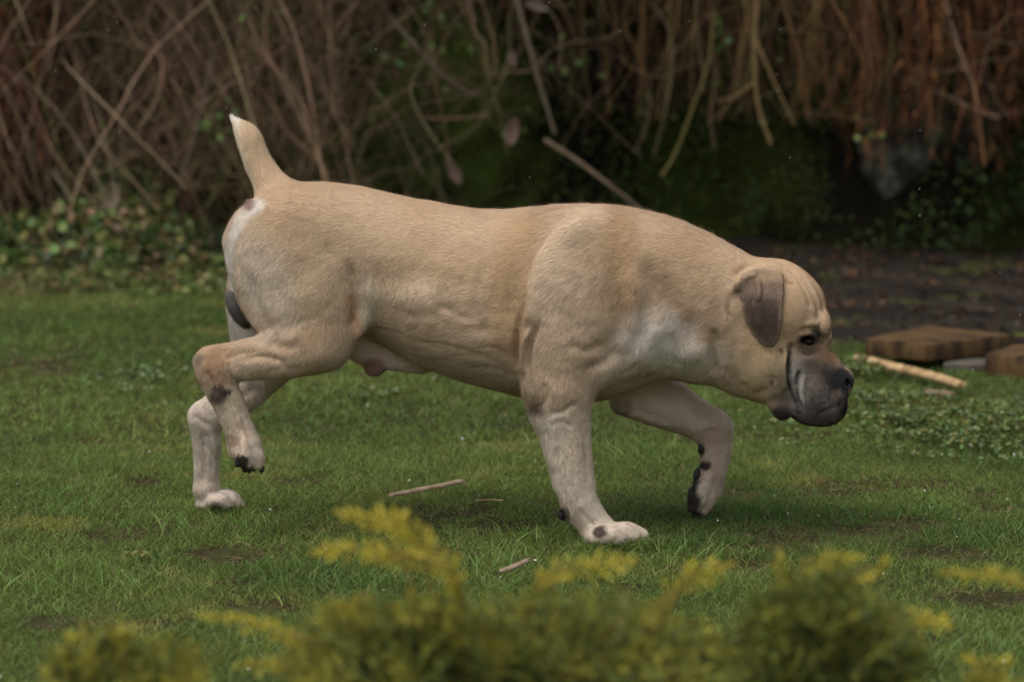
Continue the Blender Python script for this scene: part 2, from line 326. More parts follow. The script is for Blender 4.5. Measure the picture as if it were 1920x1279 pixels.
parts = [thicket(500, -6, -2.8, 'twig'), thicket(1000, -2.9, -.9, 'arch'), thicket(5200, -2.9, -.6, 'twig'), thicket(170, -1.0, -.3, 'arch'), thicket(220, -.4, 2.7, 'arch'), thicket(1500, -.8, 2.9, 'twig'), thicket(330, .45, 1.45, 'hang'), thicket(120, -5, -2.8, 'arch'), thicket(120, 2.7, 5, 'arch'), thicket(60, -.6, .6, 'hang')]
# unseen brush added overhead to shade the bank
cs, rs = [], []
for _ in range(700):
    x = rng.uniform(-5, 5); z = rng.uniform(2.1, 3.2); y = bank_base(x) + .4 - rng.uniform(0, 1.5); a = rng.uniform(0, 2 * np.pi); p0 = np.array([x, y, z]); cs.append(cane(p0, p0 + rng.uniform(.4, 1.2) * np.array([math.cos(a), math.sin(a) * .7, abs(rng.normal(0, .3))]), (0, 0, -.05))); rs.append(rad(rng.uniform(.003, .012)))
V_, F_ = tubes(cs, rs, 5); parts.append((V_, [F_], np.repeat(colvar(700, [(92, 76, 60), (70, 56, 42)]), 60, 0)))
V_, F_, C_ = merge(parts); tag(mesh_np('bramble_thicket', V_, F_, M_CANE, None, True, tint=C_), 'tangled leafless bramble canes and twigs covering the dark bank', 'thicket', kind='stuff')
# leaves of ivy and moss cushions on the bank
def bank_leaves(n, x0, x1, z0, z1, size, cols, dens=3.0, thr=0, yo=(-.35, .15), seed=131):
    x = rng.uniform(x0, x1, n); z = rng.uniform(z0, z1, n); y = bank_base(x) + .3 * z + rng.uniform(*yo, n); P = np.stack([x, y, z], 1)
    P = P[vnoise(P, dens, seed) + .4 * vnoise(P, dens * 3, seed + 1) > thr]; n = len(P); D = rdir(n, -.3); N = rdir(n) + [0, -.8, .8]
    V_, F_ = leafset(P, D, N, size * rng.uniform(.6, 1.4, n), size * .5 * rng.uniform(.7, 1.2, n)); return V_, F_, np.repeat(colvar(n, cols, j=.3), 8, 0)
gr = [(50, 66, 26), (70, 86, 36), (40, 50, 22), (88, 104, 46)]
parts = [bank_leaves(26000, -.9, 1.5, .0, 1.1, .016, gr, 3, .0, (-.05, .3)), bank_leaves(11000, 1.2, 3.2, .0, .75, .02, gr, 3, .1, (-.15, .3)), bank_leaves(2500, -3, -.5, .0, 1.3, .026, gr, 2.5, .35, (-.2, .3)),
         bank_leaves(2600, -2.6, 1.6, .45, 1.35, .028, [(96, 124, 58), (76, 102, 48), (116, 136, 76)], 4, .45, (-.95, -.45), 141), bank_leaves(24000, -1.0, 1.2, .1, 1.35, .013, [(74, 90, 34), (92, 104, 42), (56, 70, 28)], 2.5, .0, (-.15, .25), 149), bank_leaves(5000, -2.9, -.5, .0, 1.3, .02, [(86, 64, 48), (104, 78, 58), (60, 46, 36)], 3, .1, (-.35, .1), 145), bank_leaves(26000, -5, 5, 1.7, 3.1, .06, [(50, 62, 28), (66, 60, 34), (72, 58, 40)], 2, -.35, (-1.7, .2), 151)]  # last set: unseen leaf canopy added above to shade the bank
V_, F_, C_ = merge(parts); tag(mesh_np('ivy', V_, F_, M_LEAF, None, False, tint=C_), 'dark green ivy and small leaves growing over the bank between the canes', 'ivy', kind='stuff')

# curtains of rusty dead fern at both ends
def fern(name, label, xr, zr, n, rg, cols):
    r = empty(name, (float(np.mean(xr)), float(bank_base(np.mean(xr))), 0)); cs, rs, lv = [], [], []
    for _ in range(n):
        x = rng.uniform(*xr); zt = zr[1] + rng.uniform(-.1, .3); zb = rng.uniform(zr[0], zr[1] - .15); y = bank_base(x) - rng.uniform(.0, .45)
        P = cane(np.array([x, y + .15, zt]), np.array([x + rng.normal(0, .08), y, zb]), (rng.normal(0, .03), -.05, 0), .018, 14); cs.append(P); rs.append(rad(rng.uniform(.0012, .0032), 14)); lv.append(P)
    V_, F_ = tubes(cs, rs, 4); mesh_np('frond_stem', local(V_, r), F_, M_CANE, r, True, tint=np.repeat(colvar(n, cols, j=.25), 56, 0))
    A = np.concatenate(lv); k = 4; B = np.repeat(A, k, 0) + rng.normal(0, .010, (len(A) * k, 3)); D = rdir(len(B), -3.2); L = rng.uniform(.03, .10, len(B))
    V_, F_, m = ribbons(B, D, L, rng.uniform(.0015, .004, len(B)), rng.normal(0, .15, (len(B), 3)), rdir(len(B)), 2)
    mesh_np('dry_frond', local(V_, r), F_, M_CANE, r, False, tint=np.repeat(colvar(len(B), cols, j=.35), m, 0)); tag(r, label, 'dead fern')
red = [(110, 64, 44), (84, 48, 32), (130, 82, 54), (62, 38, 28)]
fern('dead_fern', 'rusty brown dead fern hanging down the bank at the left edge', (-2.3, -1.72), (.32, 1.35), 340, 0, red)
fern('dead_fern', 'rusty brown dead fern hanging over the dark rocks at upper right', (1.18, 2.4), (.36, 1.35), 300, 0, [(112, 72, 46), (84, 54, 36), (140, 96, 62), (58, 40, 30)])
fern('dead_fern', 'short reddish dead fern hanging from the top middle of the bank', (.06, .52), (.92, 1.35), 80, 0, red)

# single canes one can pick out
def lone(name, label, pts, r, c, Y, cat='cane', twigs=()):
    P = catmull([W(x, y, Y + d) for x, y, d in pts], 8); V_, F_ = tubes([P] , [r * np.linspace(1, .7, len(P)) * (1 + .1 * np.sin(np.arange(len(P)) * 1.7))], 7)
    o = empty(name, tuple(P[0])); mesh_np('stem', local(V_, o), F_, M_CANE, o, True, tint=np.tile(lin(*c), (len(V_), 1)))
    for tw in twigs:
        Q = catmull([W(x, y, Y + d) for x, y, d in tw], 6); V_, F_ = tubes([Q], [r * .55 * np.linspace(1, .5, len(Q))], 6); mesh_np('twig', local(V_, o), F_, M_CANE, o, True, tint=np.tile(lin(*c), (len(V_), 1)))
    tag(o, label, cat)
lone('bare_cane', 'long pale cane slanting down from the top middle of the thicket', [(955, -60, 0), (985, 60, 0), (1010, 150, .02), (1040, 250, .05)], .008, (128, 112, 92), 4.75)
lone('bare_cane', 'pale broken cane slanting down to the right above the dog\'s shoulders', [(1020, 262, 0), (1080, 300, 0), (1140, 345, 0), (1210, 400, .05)], .009, (122, 104, 82), 4.7)
lone('bare_cane', 'thin grey cane crossing down to the right above the dog\'s back', [(740, 40, 0), (800, 110, 0), (850, 155, 0), (890, 180, 0)], .006, (116, 98, 88), 4.8)
lone('bare_cane', 'grey cane leaning down beside the raised tail', [(400, 110, 0), (385, 170, 0), (365, 250, 0), (340, 335, 0)], .0085, (122, 104, 92), 4.7)
lone('bare_cane', 'thick tan cane with side twigs hanging at the upper right', [(1425, -40, 0), (1415, 70, 0), (1420, 190, 0), (1445, 270, 0)], .009, (126, 104, 70), 4.75, twigs=([(1415, 70, 0), (1450, 150, -.05), (1490, 235, -.1)], [(1418, 150, 0), (1380, 180, 0), (1345, 190, 0)]))
lone('bare_cane', 'curved mossy cane rising behind the dog\'s neck', [(1240, 330, 0), (1265, 290, 0), (1300, 200, 0), (1330, 110, 0), (1340, 20, 0)], .006, (108, 96, 56), 4.8)
lone('bare_cane', 'short pale stick leaning in the left ground ivy', [(98, 318, 0), (125, 360, 0), (160, 412, 0)], .007, (136, 124, 100), 4.55)
lone('bare_cane', 'reddish brown cane dangling against the rock at the far right', [(1812, 20, 0), (1822, 100, 0), (1832, 190, 0), (1846, 310, 0)], .007, (140, 96, 62), 4.72)
lone('bare_cane', 'straight brown twig lying level above the middle of the dog\'s back', [(800, 222, 0), (860, 222, 0), (920, 216, 0)], .0055, (118, 92, 66), 4.8)
# big withered leaves caught in the canes
def wleaf(x, y, Y, L, w, d, label, c):
    P = W(x, y, Y); D = np.array(d, float); D /= np.linalg.norm(D); n = 9; k = 6; Vv = []
    S = np.cross(D, [0, -1, 0]); S /= np.linalg.norm(S)
    for i in range(n):
        t = i / (n - 1); ww = w * math.sin(math.pi * min(1, t * .92 + .06)) ** .7
        for j in range(k):
            s = j / (k - 1) * 2 - 1; Vv.append(P + D * L * t + S * ww * s + np.array([0, -1, 0]) * (.35 * w * (s * s) + .25 * L * (t - .5) ** 2 + .06 * w * math.sin(7 * t + 5 * s)))
    Vv = np.array(Vv); F = np.array([[i * k + j, i * k + j + 1, (i + 1) * k + j + 1, (i + 1) * k + j] for i in range(n - 1) for j in range(k - 1)])
    o = mesh_np('withered_leaf', Vv, F, M_LEAF, None, True, tint=np.tile(lin(*c), (len(Vv), 1))); so = o.modifiers.new('thick', 'SOLIDIFY'); so.thickness = .0012
    tag(o, label, 'leaf', None)
wleaf(965, 222, 4.6, .10, .026, (-.2, 0, -1), 'curled pinkish brown withered leaf caught in the canes above the dog\'s back', (124, 98, 82))
wleaf(985, 4, 4.7, .09, .018, (1, 0, -.3), 'pale grey withered leaf at the top edge of the thicket', (122, 106, 94))
wleaf(960, 95, 4.7, .06, .013, (.1, 0, -1), 'small withered leaf hanging beside the long pale cane', (124, 100, 92))
wleaf(840, 300, 4.65, .10, .02, (.5, 0, -1), 'narrow withered leaf just above the middle of the dog\'s back', (116, 92, 80))
wleaf(215, 345, 4.4, .10, .035, (-.3, 0, -1), 'pale withered leaf above the green leaves at left', (138, 120, 96))

# rocks in the bank at right
def rock(x, y, Y, rx, ry, rz, seed, label):
    import bmesh
    bm = bmesh.new(); bmesh.ops.create_icosphere(bm, subdivisions=5, radius=1); P = np.array([v.co[:] for v in bm.verts]); F = np.array([[v.index for v in f.verts] for f in bm.faces]); bm.free()
    c = W(x, y, Y); s = 1 + .28 * vnoise(P, 1.7, seed) + .16 * vnoise(P, 3.6, seed + 1) + .035 * vnoise(P, 9, seed + 2); P = P * s[:, None] * [rx, ry, rz] + c
    o = mesh_np('rock', P, F, M_ROCK, None, True); tag(o, label, 'rock')
M_ROCK = mat_noise('lichen_rock', [lin(26, 26, 23), lin(62, 62, 54), lin(124, 126, 106)], 13, .9, .08, bump=1, bscale=22, bdist=.02)
rock(1750, 270, 5.4, .28, .22, .30, 161, 'dark grey lichen spotted rock in the bank behind the hanging fern')
rock(1890, 330, 5.4, .20, .18, .26, 181, 'dark grey rock half hidden at the right edge of the bank')

# leafy bramble mounds at left in front of the bank
def mound(label, cx, cy, Y, rx, ry, rz, n, cols, size=.04):
    base = W(cx, cy, Y); base[2] = 0; r = empty('bramble_mound', tuple(base)); top = W(cx, cy, Y)[2]
    d = rdir(n); d[:, 2] = np.abs(d[:, 2]); R = rng.uniform(.55, 1.0, n) ** .5; P = d * R[:, None] * [rx, ry, rz * 1.0] * (1 + .25 * vnoise(d, 3, int(cx)))[:, None] + base
    N = d + rdir(n) * .7 + [0, 0, .4]; D = rdir(n) * .8 + d * .5 + [0, 0, -.3]; D /= np.linalg.norm(D, axis=1, keepdims=True)
    V_, F_ = leafset(P, D, N, size * rng.uniform(.5, 1.35, n), size * .62 * rng.uniform(.6, 1.2, n)); mesh_np('foliage', local(V_, r), F_, M_LEAF, r, False, tint=np.repeat(colvar(n, cols, j=.3), 8, 0))
    cs = [cane(base + [rng.normal(0, rx * .3), rng.normal(0, ry * .3), 0], base + rdir(1, 1)[0] * [rx, ry, rz] * .95 * np.array([1, 1, 1]) + [0, 0, .02], (0, 0, .05), .02) for _ in range(26)]
    V_, F_ = tubes(cs, [rad(.003)] * 26, 5); mesh_np('stem', local(V_, r), F_, M_CANE, r, True, tint=np.tile(lin(110, 92, 70), (len(V_), 1))); tag(r, label, 'bramble')
gl = [(96, 118, 60), (72, 94, 46), (120, 140, 76), (56, 72, 38), (126, 124, 68), (112, 90, 60), (146, 128, 94)]
mound('leafy green bramble mound at the foot of the bank left of the tail', 190, 430, 4.5, .38, .35, .26, 2300, gl, .033)
mound('low leafy bramble mound just behind the dog\'s rump', 370, 480, 4.85, .28, .25, .14, 800, [(70, 90, 48), (54, 70, 36), (88, 100, 58)], .03)
mound('bright green leafy clump at the left edge of the lawn', 30, 450, 4.5, .22, .28, .20, 1200, [(120, 138, 66), (80, 102, 44), (124, 132, 72), (60, 82, 36)])
mound('tall leafy bramble sprouting against the bank left of the tail', 215, 350, 4.85, .26, .22, .42, 1000, gl, .035)
wd_ = [(96, 118, 60), (72, 94, 46), (124, 138, 76), (132, 122, 76), (104, 84, 56)]
parts = [groundcover(x, y, rx, ry, n, h, sz, wd_) for x, y, rx, ry, n, h, sz in ((40, 520, .25, .3, 700, .12, .03), (150, 535, .2, .25, 500, .07, .028), (260, 525, .22, .22, 600, .10, .03), (350, 540, .2, .3, 500, .05, .026), (420, 520, .15, .2, 300, .08, .03), (90, 500, .3, .3, 700, .2, .034))]
V_, F_, C_ = merge(parts); tag(mesh_np('weeds', V_, F_, M_LEAF, None, False, tint=C_), 'ragged leafy weeds where the lawn meets the thicket at left', 'weeds', kind='stuff')
# dry grass tufts along the left edge of the lawn
n = 1600; P = np.stack([rng.normal(-1.85, .32, n), rng.normal(4.2, .3, n), np.zeros(n)], 1); V_, F_, C2 = grow(P, rng.uniform(.06, .16, n), rng.uniform(.001, .002, n), colvar(n, [(150, 134, 92), (120, 116, 62), (134, 120, 84)], j=.25), .8, 4)
tag(mesh_np('dry_grass', V_, F_, M_GRASS, None, False, tint=C2), 'tufts of yellowed dry grass at the left edge of the lawn', 'dry grass', kind='stuff')
# ------------------------------------------------------------------ boards and sticks
def slab(name, label, cat, c4, z0, z1, m, wob=.0018, res=10, seed=0):
    """a thick board through four ground corners, softly worn edges"""
    a, b, c, d = [np.array(p, float)[:2] for p in c4]; n = res; Vv = []
    lay = [(z0, 0, .97), (z0 + .2 * (z1 - z0), 1, 1), (z1 - .15 * (z1 - z0), 1, 1), (z1, 0, .975)]
    cen = (a + b + c + d) / 4; ring = []
    for k in range(4):
        p, q = (a, b, c, d)[k], (b, c, d, a)[k]
        for i in range(n): ring.append(p + (q - p) * i / n)
    ring = np.array(ring); R = len(ring); L = [z0, z0 + .1 * (z1 - z0), z1 - .06 * (z1 - z0), z1]; S = [.99, 1, 1, .993]
    for z, s in zip(L, S):
        for p in ring: q = cen + (p - cen) * s; Vv.append([q[0], q[1], z])
    for s in (.8, .5, .2):
        for p in ring: q = cen + (p - cen) * s; Vv.append([q[0], q[1], z1 + .001])
    Vv.append([cen[0], cen[1], z1]); Vv = np.array(Vv); Vv += wob * np.stack([vnoise(Vv, 14, seed + 1), vnoise(Vv, 14, seed + 2), vnoise(Vv, 9, seed + 3)], 1)
    nl = 7; F4 = np.array([[l * R + i, l * R + (i + 1) % R, (l + 1) * R + (i + 1) % R, (l + 1) * R + i] for l in range(nl - 1) for i in range(R)]); F3 = np.array([[(nl - 1) * R + i, (nl - 1) * R + (i + 1) % R, nl * R] for i in range(R)])
    return tag(mesh_np(name, Vv, [F4, F3], m, None, False), label, cat)
M_SLAB = mat_noise('mossy_board', [lin(34, 28, 20), lin(70, 52, 34), lin(98, 74, 46), lin(54, 52, 28)], 9, .85, .2, bump=.7, bscale=60, bdist=.006, stretch=(1, 3, 1))
slab('wooden_slab', 'thick brown mossy wooden slab lying on the soil right of the dog', 'slab', [G(1622, 636, .075), G(1738, 648, .075), G(1898, 628, .075), G(1745, 611, .075)], .030, .078, M_SLAB, seed=201)
slab('wooden_slab', 'dark mossy slab cut off by the right edge of the lawn', 'slab', [G(1850, 664, .06), G(1990, 676, .06), G(2060, 652, .06), G(1900, 647, .06)], .0, .062, M_SLAB, seed=211)
M_PALE = mat_noise('pale_stone', [lin(78, 72, 64), lin(106, 98, 86)], 14, .8, .3, bump=.4, bscale=50)
slab('flat_stone', 'small pale flat stone wedged beneath the brown slab', 'stone', [G(1770, 684, .02), G(1846, 684, .02), G(1850, 672, .02), G(1775, 671, .02)], .0, .022, M_PALE, .003, seed=221)
def stick(label, pts, r, cols, cat='stick', frayed=True, k=10):
    P = catmull(pts, 8); P += .15 * r * np.stack([vnoise(P, 40, 1), vnoise(P, 40, 2), vnoise(P, 40, 3)], 1); n = 12; ang = np.linspace(0, 2 * np.pi, n, endpoint=False)
    rr = r * (1 + .10 * vnoise(P, 60, 5)); rr[0] *= .75; rr[-1] *= .8; T = np.gradient(P, axis=0); T /= np.linalg.norm(T, axis=1, keepdims=True); A = np.cross(T, [0, 0, 1]); A /= np.linalg.norm(A, axis=1, keepdims=True); B = np.cross(T, A)
    R = P[:, None] + (rr[:, None] * (1 + .10 * np.sin(ang * 3 + 1)))[:, :, None] * (np.cos(ang)[None, :, None] * A[:, None] + np.sin(ang)[None, :, None] * B[:, None]); m = len(P)
    Vv = np.vstack([R.reshape(-1, 3), P[:1] - T[:1] * r * .2, P[-1:] + T[-1:] * r * .3]); a = m * n
    F4 = np.array([[i * n + j, i * n + (j + 1) % n, (i + 1) * n + (j + 1) % n, (i + 1) * n + j] for i in range(m - 1) for j in range(n)]); F3 = np.array([[(j + 1) % n, j, a] for j in range(n)] + [[(m - 1) * n + j, (m - 1) * n + (j + 1) % n, a + 1] for j in range(n)])
    mm = mat_noise('stick_bark', [lin(*c) for c in cols], 30, .85, .15, bump=.5, bscale=120, bdist=.002)
    o = empty('stick', tuple(P[0])); mesh_np('wood', local(Vv, o), [F4, F3], mm, o, True)
    if frayed:
        kf = 16; Bp = np.tile(P[-1] - T[-1] * r * .4, (kf, 1)) + rng.normal(0, r * .35, (kf, 3)); D = np.tile(T[-1], (kf, 1)) + rng.normal(0, .2, (kf, 3))
        V_, F_, _ = ribbons(Bp, D, rng.uniform(1, 2.6, kf) * r, np.full(kf, r * .14), rng.normal(0, .1, (kf, 3)), rdir(kf), 2); mesh_np('splinter', local(V_, o), F_, mm, o)
    tag(o, label, cat)
up = lambda p, z: p + np.array([0, 0, z])
stick('pale bark covered stick lying on the grass between the dog\'s legs', [up(G(731, 950), .024), up(G(775, 943), .026), up(G(825, 935), .028), up(G(866, 929), .031)], .0052, [(150, 126, 102), (182, 156, 128), (206, 184, 156)])
stick('short broken pale stick on the grass behind the yellow conifer', [up(G(938, 1095), .024), up(G(962, 1089), .026), up(G(990, 1080), .030)], .0050, [(130, 110, 90), (168, 146, 122)])
stick('thin dry twig lying flat on the grass by the planted front leg', [up(G(893, 951), .014), up(G(918, 950), .014), up(G(944, 952), .015)], .0022, [(130, 112, 80), (160, 140, 104)], 'twig', False)
stick('long peeled yellowish branch lying at the edge of the soil', [up(G(1602, 688), .024), up(G(1670, 704), .026), up(G(1735, 722), .028), up(G(1800, 742), .030)], .0125, [(138, 110, 76), (176, 146, 106), (200, 172, 134)], 'branch')
stick('short bark fragment under the end of the peeled branch', [up(G(1735, 745), .012), up(G(1765, 748), .014), up(G(1785, 750), .012)], .009, [(96, 80, 66), (128, 108, 88)], 'bark')

# ------------------------------------------------------------------ golden conifers in front of the camera
M_CON = mat_attr('conifer_scale_leaf', rough=.6, spec=.2, transl=.2)
GOLD = np.array([lin(206, 190, 62), lin(184, 164, 46), lin(214, 200, 88)]); DK = np.array([lin(70, 88, 50), lin(92, 112, 58), lin(54, 70, 48), lin(118, 126, 60)])
def spray(A, g0, g1, wscale=1.0, dens=1.0):
    """a feathery spray along polyline A: side twigs with short scaly branchlets; g0..g1 how golden from base to tip"""
    A = np.asarray(A); L = np.linalg.norm(np.diff(A, axis=0), axis=1).sum(); n = max(6, int(L / .0085 * dens)); t = np.linspace(.02, 1, n); cum = np.concatenate([[0], np.cumsum(np.linalg.norm(np.diff(A, axis=0), axis=1))]) / L
    P = np.stack([np.interp(t, cum, A[:, c]) for c in range(3)], 1); T = np.gradient(P, axis=0); T /= np.linalg.norm(T, axis=1, keepdims=True); S = np.cross(T, rdir(1)[0] * .6 + np.array([0, -1, .5])); S /= np.linalg.norm(S, axis=1, keepdims=True)
    sg = np.where(np.arange(n) % 2, 1, -1)[:, None]; D = T * .75 + S * sg * .8 + rng.normal(0, .22, (n, 3)); D /= np.linalg.norm(D, axis=1, keepdims=True)
    LL = wscale * .034 * np.sin(np.pi * np.clip(t * .85 + .12, 0, 1)) ** .6 * rng.uniform(.6, 1.2, n)
    Bs, Ds, Ls, Ts = [P], [D], [LL], [t]
    for f in (.3, .5, .7, .88):
        for s2 in (-1, 1):
            q = P + D * (LL * f)[:, None]; d2 = D + s2 * .7 * np.cross(D, rdir(n)) + T * .2; d2 /= np.linalg.norm(d2, axis=1, keepdims=True); Bs.append(q); Ds.append(d2); Ls.append(LL * .45 * rng.uniform(.5, 1.2, n)); Ts.append(np.clip(t + .1, 0, 1))
    Bs.append(P); Ds.append(T); Ls.append(np.full(n, .016)); Ts.append(t)
    B, D, L_, t = map(np.concatenate, (Bs, Ds, Ls, Ts)); k = len(B)
    V_, F_, m = ribbons(B, D, L_, np.full(k, .0021) * rng.uniform(.7, 1.3, k), rng.normal(0, .12, (k, 3)), rdir(k), 2)
    g = np.clip(g0 + (g1 - g0) * t + rng.normal(0, .15, k), 0, 1)[:, None]; c = DK[rng.integers(0, 4, k)] * (1 - g) + GOLD[rng.integers(0, 3, k)] * g
    return V_, F_, np.repeat(np.clip(c * rng.uniform(.75, 1.2, (k, 1)), 0, 1), m, 0)
def conifer(label, cx, Y, tops, rx, nfr, sprigs, gold=.3):
    """cx: pixel column of the stem; tops: (px, py) outline of the crown, sprigs: golden shoots drawn as (px, py, dy)"""
    base = W(cx, 1100, Y); base[2] = 0; r = empty('golden_conifer', tuple(base)); parts, axes = [], []
    tp = np.array(tops, float)
    for _ in range(nfr):
        x = rng.uniform(tp[0, 0], tp[-1, 0]); y = np.interp(x, tp[:, 0], tp[:, 1]); dep = rng.uniform(-1, 1); e = W(x, y, Y + dep * rx)
        e[2] -= abs(dep) ** 2 * .08 + abs(rng.normal(0, .022)) * 1.4 + .004; m = base + (e - base) * [.35, .35, .62] + [0, 0, rng.uniform(-.03, .03)]
        st = m + (e - m) * .25; tip = e + np.array([(e - base)[0] * .12, rng.normal(0, .02), rng.uniform(-.02, .01)])
        A = catmull([st, st * .5 + e * .5 + [0, 0, .025], tip], 5); gg = gold * rng.uniform(.3, 1.6); parts.append(spray(A, -.15, gg, 1.1)); axes.append(catmull([base + [0, 0, .03], m, st, e], 5))
    # lower skirt so that the shrub is whole
    for _ in range(int(nfr * .6)):
        a = rng.uniform(0, 2 * np.pi); w = abs(W(tp[-1, 0], 1100, Y)[0] - W(tp[0, 0], 1100, Y)[0]) * .5; z = rng.uniform(.06, .22); e = base + [math.cos(a) * w * rng.uniform(.6, 1.05), math.sin(a) * rx * 1.1, z]; A = catmull([base + (e - base) * [.5, .5, .8], base + (e - base) * [.8, .8, 1.0] + [0, 0, .02], e], 5); parts.append(spray(A, -.1, .2, 1.2)); axes.append(catmull([base + [0, 0, .03], base + (e - base) * [.5, .5, .8], e], 5))
    for s, w in sprigs:
        A = catmull([W(x, y, Y + d) for x, y, d in s], 6); parts.append(spray(A, .75, 1.0, w, 1.5)); axes.append(catmull([base + [0, 0, .1], base * .5 + A[0] * .5 + [0, 0, .03], *A[::6]], 4))
    V_, F_, C_ = merge(parts); mesh_np('foliage', local(V_, r), F_, M_CON, r, False, tint=C_)
    V_, F_ = tubes(axes, [np.linspace(.0034, .0008, len(a)) for a in axes], 5); mesh_np('stem', local(V_, r), F_, M_CANE, r, True, tint=np.tile(lin(126, 108, 52), (len(V_), 1))); tag(r, label, 'conifer')
conifer('wide low golden conifer blurred in the foreground below the dog\'s belly', 900, -2.38, [(560, 1175), (640, 1112), (760, 1105), (880, 1092), (1000, 1095), (1090, 1100), (1180, 1110), (1290, 1150), (1400, 1190)], .14, 165,
        [([(868, 1130, 0), (840, 1060, -.02), (780, 1010, -.02), (710, 975, 0), (640, 962, .02)], .75), ([(856, 1100, 0), (800, 1052, .02), (720, 1032, .03), (650, 1030, .03), (592, 1036, .04)], .75), ([(790, 1015, -.02), (745, 985, -.03), (755, 968, -.03)], .5), ([(760, 1060, 0), (720, 1050, 0), (690, 1040, 0)], .6),
         ([(1000, 1120, 0), (1040, 1080, 0), (1100, 1062, .02), (1185, 1050, .03)], .75), ([(1045, 1082, 0), (1015, 1085, 0)], .4), ([(1225, 1150, 0), (1275, 1100, 0), (1310, 1070, 0), (1360, 1060, 0)], .6), ([(1280, 1100, 0), (1340, 1090, .02)], .4), ([(700, 1180, 0), (660, 1140, 0), (615, 1140, 0)], .6), ([(1270, 1120, 0), (1295, 1065, 0)], .4)], .38)
conifer('dense dark golden tipped conifer blurred at lower right under the dog\'s muzzle', 1560, -2.38, [(1385, 1220), (1410, 1130), (1450, 1066), (1500, 1048), (1560, 1046), (1620, 1072), (1680, 1110), (1720, 1180)], .13, 170,
        [([(1470, 1110, 0), (1465, 1070, 0), (1462, 1045, 0)], .6), ([(1500, 1075, 0), (1560, 1050, 0), (1610, 1045, 0)], .5), ([(1640, 1180, 0), (1700, 1165, 0), (1775, 1166, 0)], .75), ([(1600, 1090, 0), (1650, 1070, 0), (1660, 1050, 0)], .4)], .22)
conifer('small feathery golden conifer blurred at the lower left corner', 240, -2.38, [(90, 1215), (150, 1175), (220, 1160), (290, 1165), (350, 1175), (400, 1215)], .12, 80,
        [([(590, 1225, 0), (520, 1185, 0), (450, 1162, 0), (388, 1155, 0)], .5), ([(200, 1230, 0), (170, 1200, 0), (130, 1190, 0)], .5), ([(620, 1270, 0), (540, 1245, 0), (450, 1250, 0)], .5)], .42)
conifer('golden conifer whose bright tips enter at the lower right corner', 1850, -2.38, [(1780, 1262), (1820, 1240), (1860, 1232), (1900, 1250), (1960, 1262)], .12, 40,
        [([(1860, 1290, 0), (1835, 1250, 0), (1810, 1235, 0)], .6), ([(1870, 1290, 0), (1870, 1250, 0), (1880, 1238, 0)], .6), ([(2010, 1130, 0), (1930, 1095, 0), (1850, 1078, 0), (1765, 1074, 0)], .5)], .6)

# ------------------------------------------------------------------ light rain: separate drops around the dog
n = 75; Vv, Ff = [], []; th = np.linspace(0, 2 * np.pi, 8, endpoint=False); prof = [(0, .0), (.5, .8), (1.2, 1), (2.2, .6), (3.4, .12), (4.0, 0)]
for k in range(n):
    px, py, Y = rng.uniform(0, 1920), rng.uniform(0, 1000), rng.uniform(-.9, .6); p = W(px, py, Y)
    if p[2] < .05: continue
    if 340 < px < 1620 and 340 < py: continue
    o = len(Vv); s = rng.uniform(.0005, .0009)
    for h, r in prof:
        for a in th: Vv.append(p + np.array([math.cos(a) * r * s + h * s * .25, math.sin(a) * r * s, h * s]))
    Ff += [[o + i * 8 + j, o + i * 8 + (j + 1) % 8, o + (i + 1) * 8 + (j + 1) % 8, o + (i + 1) * 8 + j] for i in range(5) for j in range(8)]
m_dr, _, bd = mat('raindrop', .15, .6); bd.inputs['Base Color'].default_value = (.75, .77, .8, 1); bd.inputs['Transmission Weight'].default_value = .35; bd.inputs['IOR'].default_value = 1.33
tag(mesh_np('raindrops', np.array(Vv), np.array(Ff), m_dr, None, True), 'few tiny drops of light rain falling around the dog', 'rain', kind='stuff')
# ------------------------------------------------------------------ the dog: one body grown as an implicit surface
U = 0.0011                                   # metres per photo pixel at the dog
HG = 0.0026                                  # grid step
LO = np.array([-0.70, -0.27, -0.012]); HI = np.array([0.74, 0.28, 0.93])
NG = np.ceil((HI - LO) / HG).astype(int)
ax = [LO[i] + HG * np.arange(NG[i]) for i in range(3)]
FLD = np.full(tuple(NG), 0.5, np.float32)
def region(lo, hi):
    a = np.clip(np.floor((np.asarray(lo) - LO) / HG).astype(int), 0, NG - 1); b = np.clip(np.ceil((np.asarray(hi) - LO) / HG).astype(int) + 1, 1, NG)
    if np.any(b <= a): return None
    s = tuple(slice(a[i], b[i]) for i in range(3))
    X, Y, Z = np.meshgrid(*[ax[i][s[i]].astype(np.float32) for i in range(3)], indexing='ij', sparse=True)
    return s, X, Y, Z
def blend(s, d, k):
    a = FLD[s]
    if k > 0:
        if k > 0:
            h = np.maximum(k - np.abs(a - d), 0) / k
            FLD[s] = np.minimum(a, d) - h * h * k * 0.25
    else: FLD[s] = np.minimum(a, d)
def carve(s, d, k):
    a = FLD[s]; b = -d
    h = np.maximum(k - np.abs(a - b), 0) / k
    FLD[s] = np.maximum(a, b) + h * h * k * 0.25
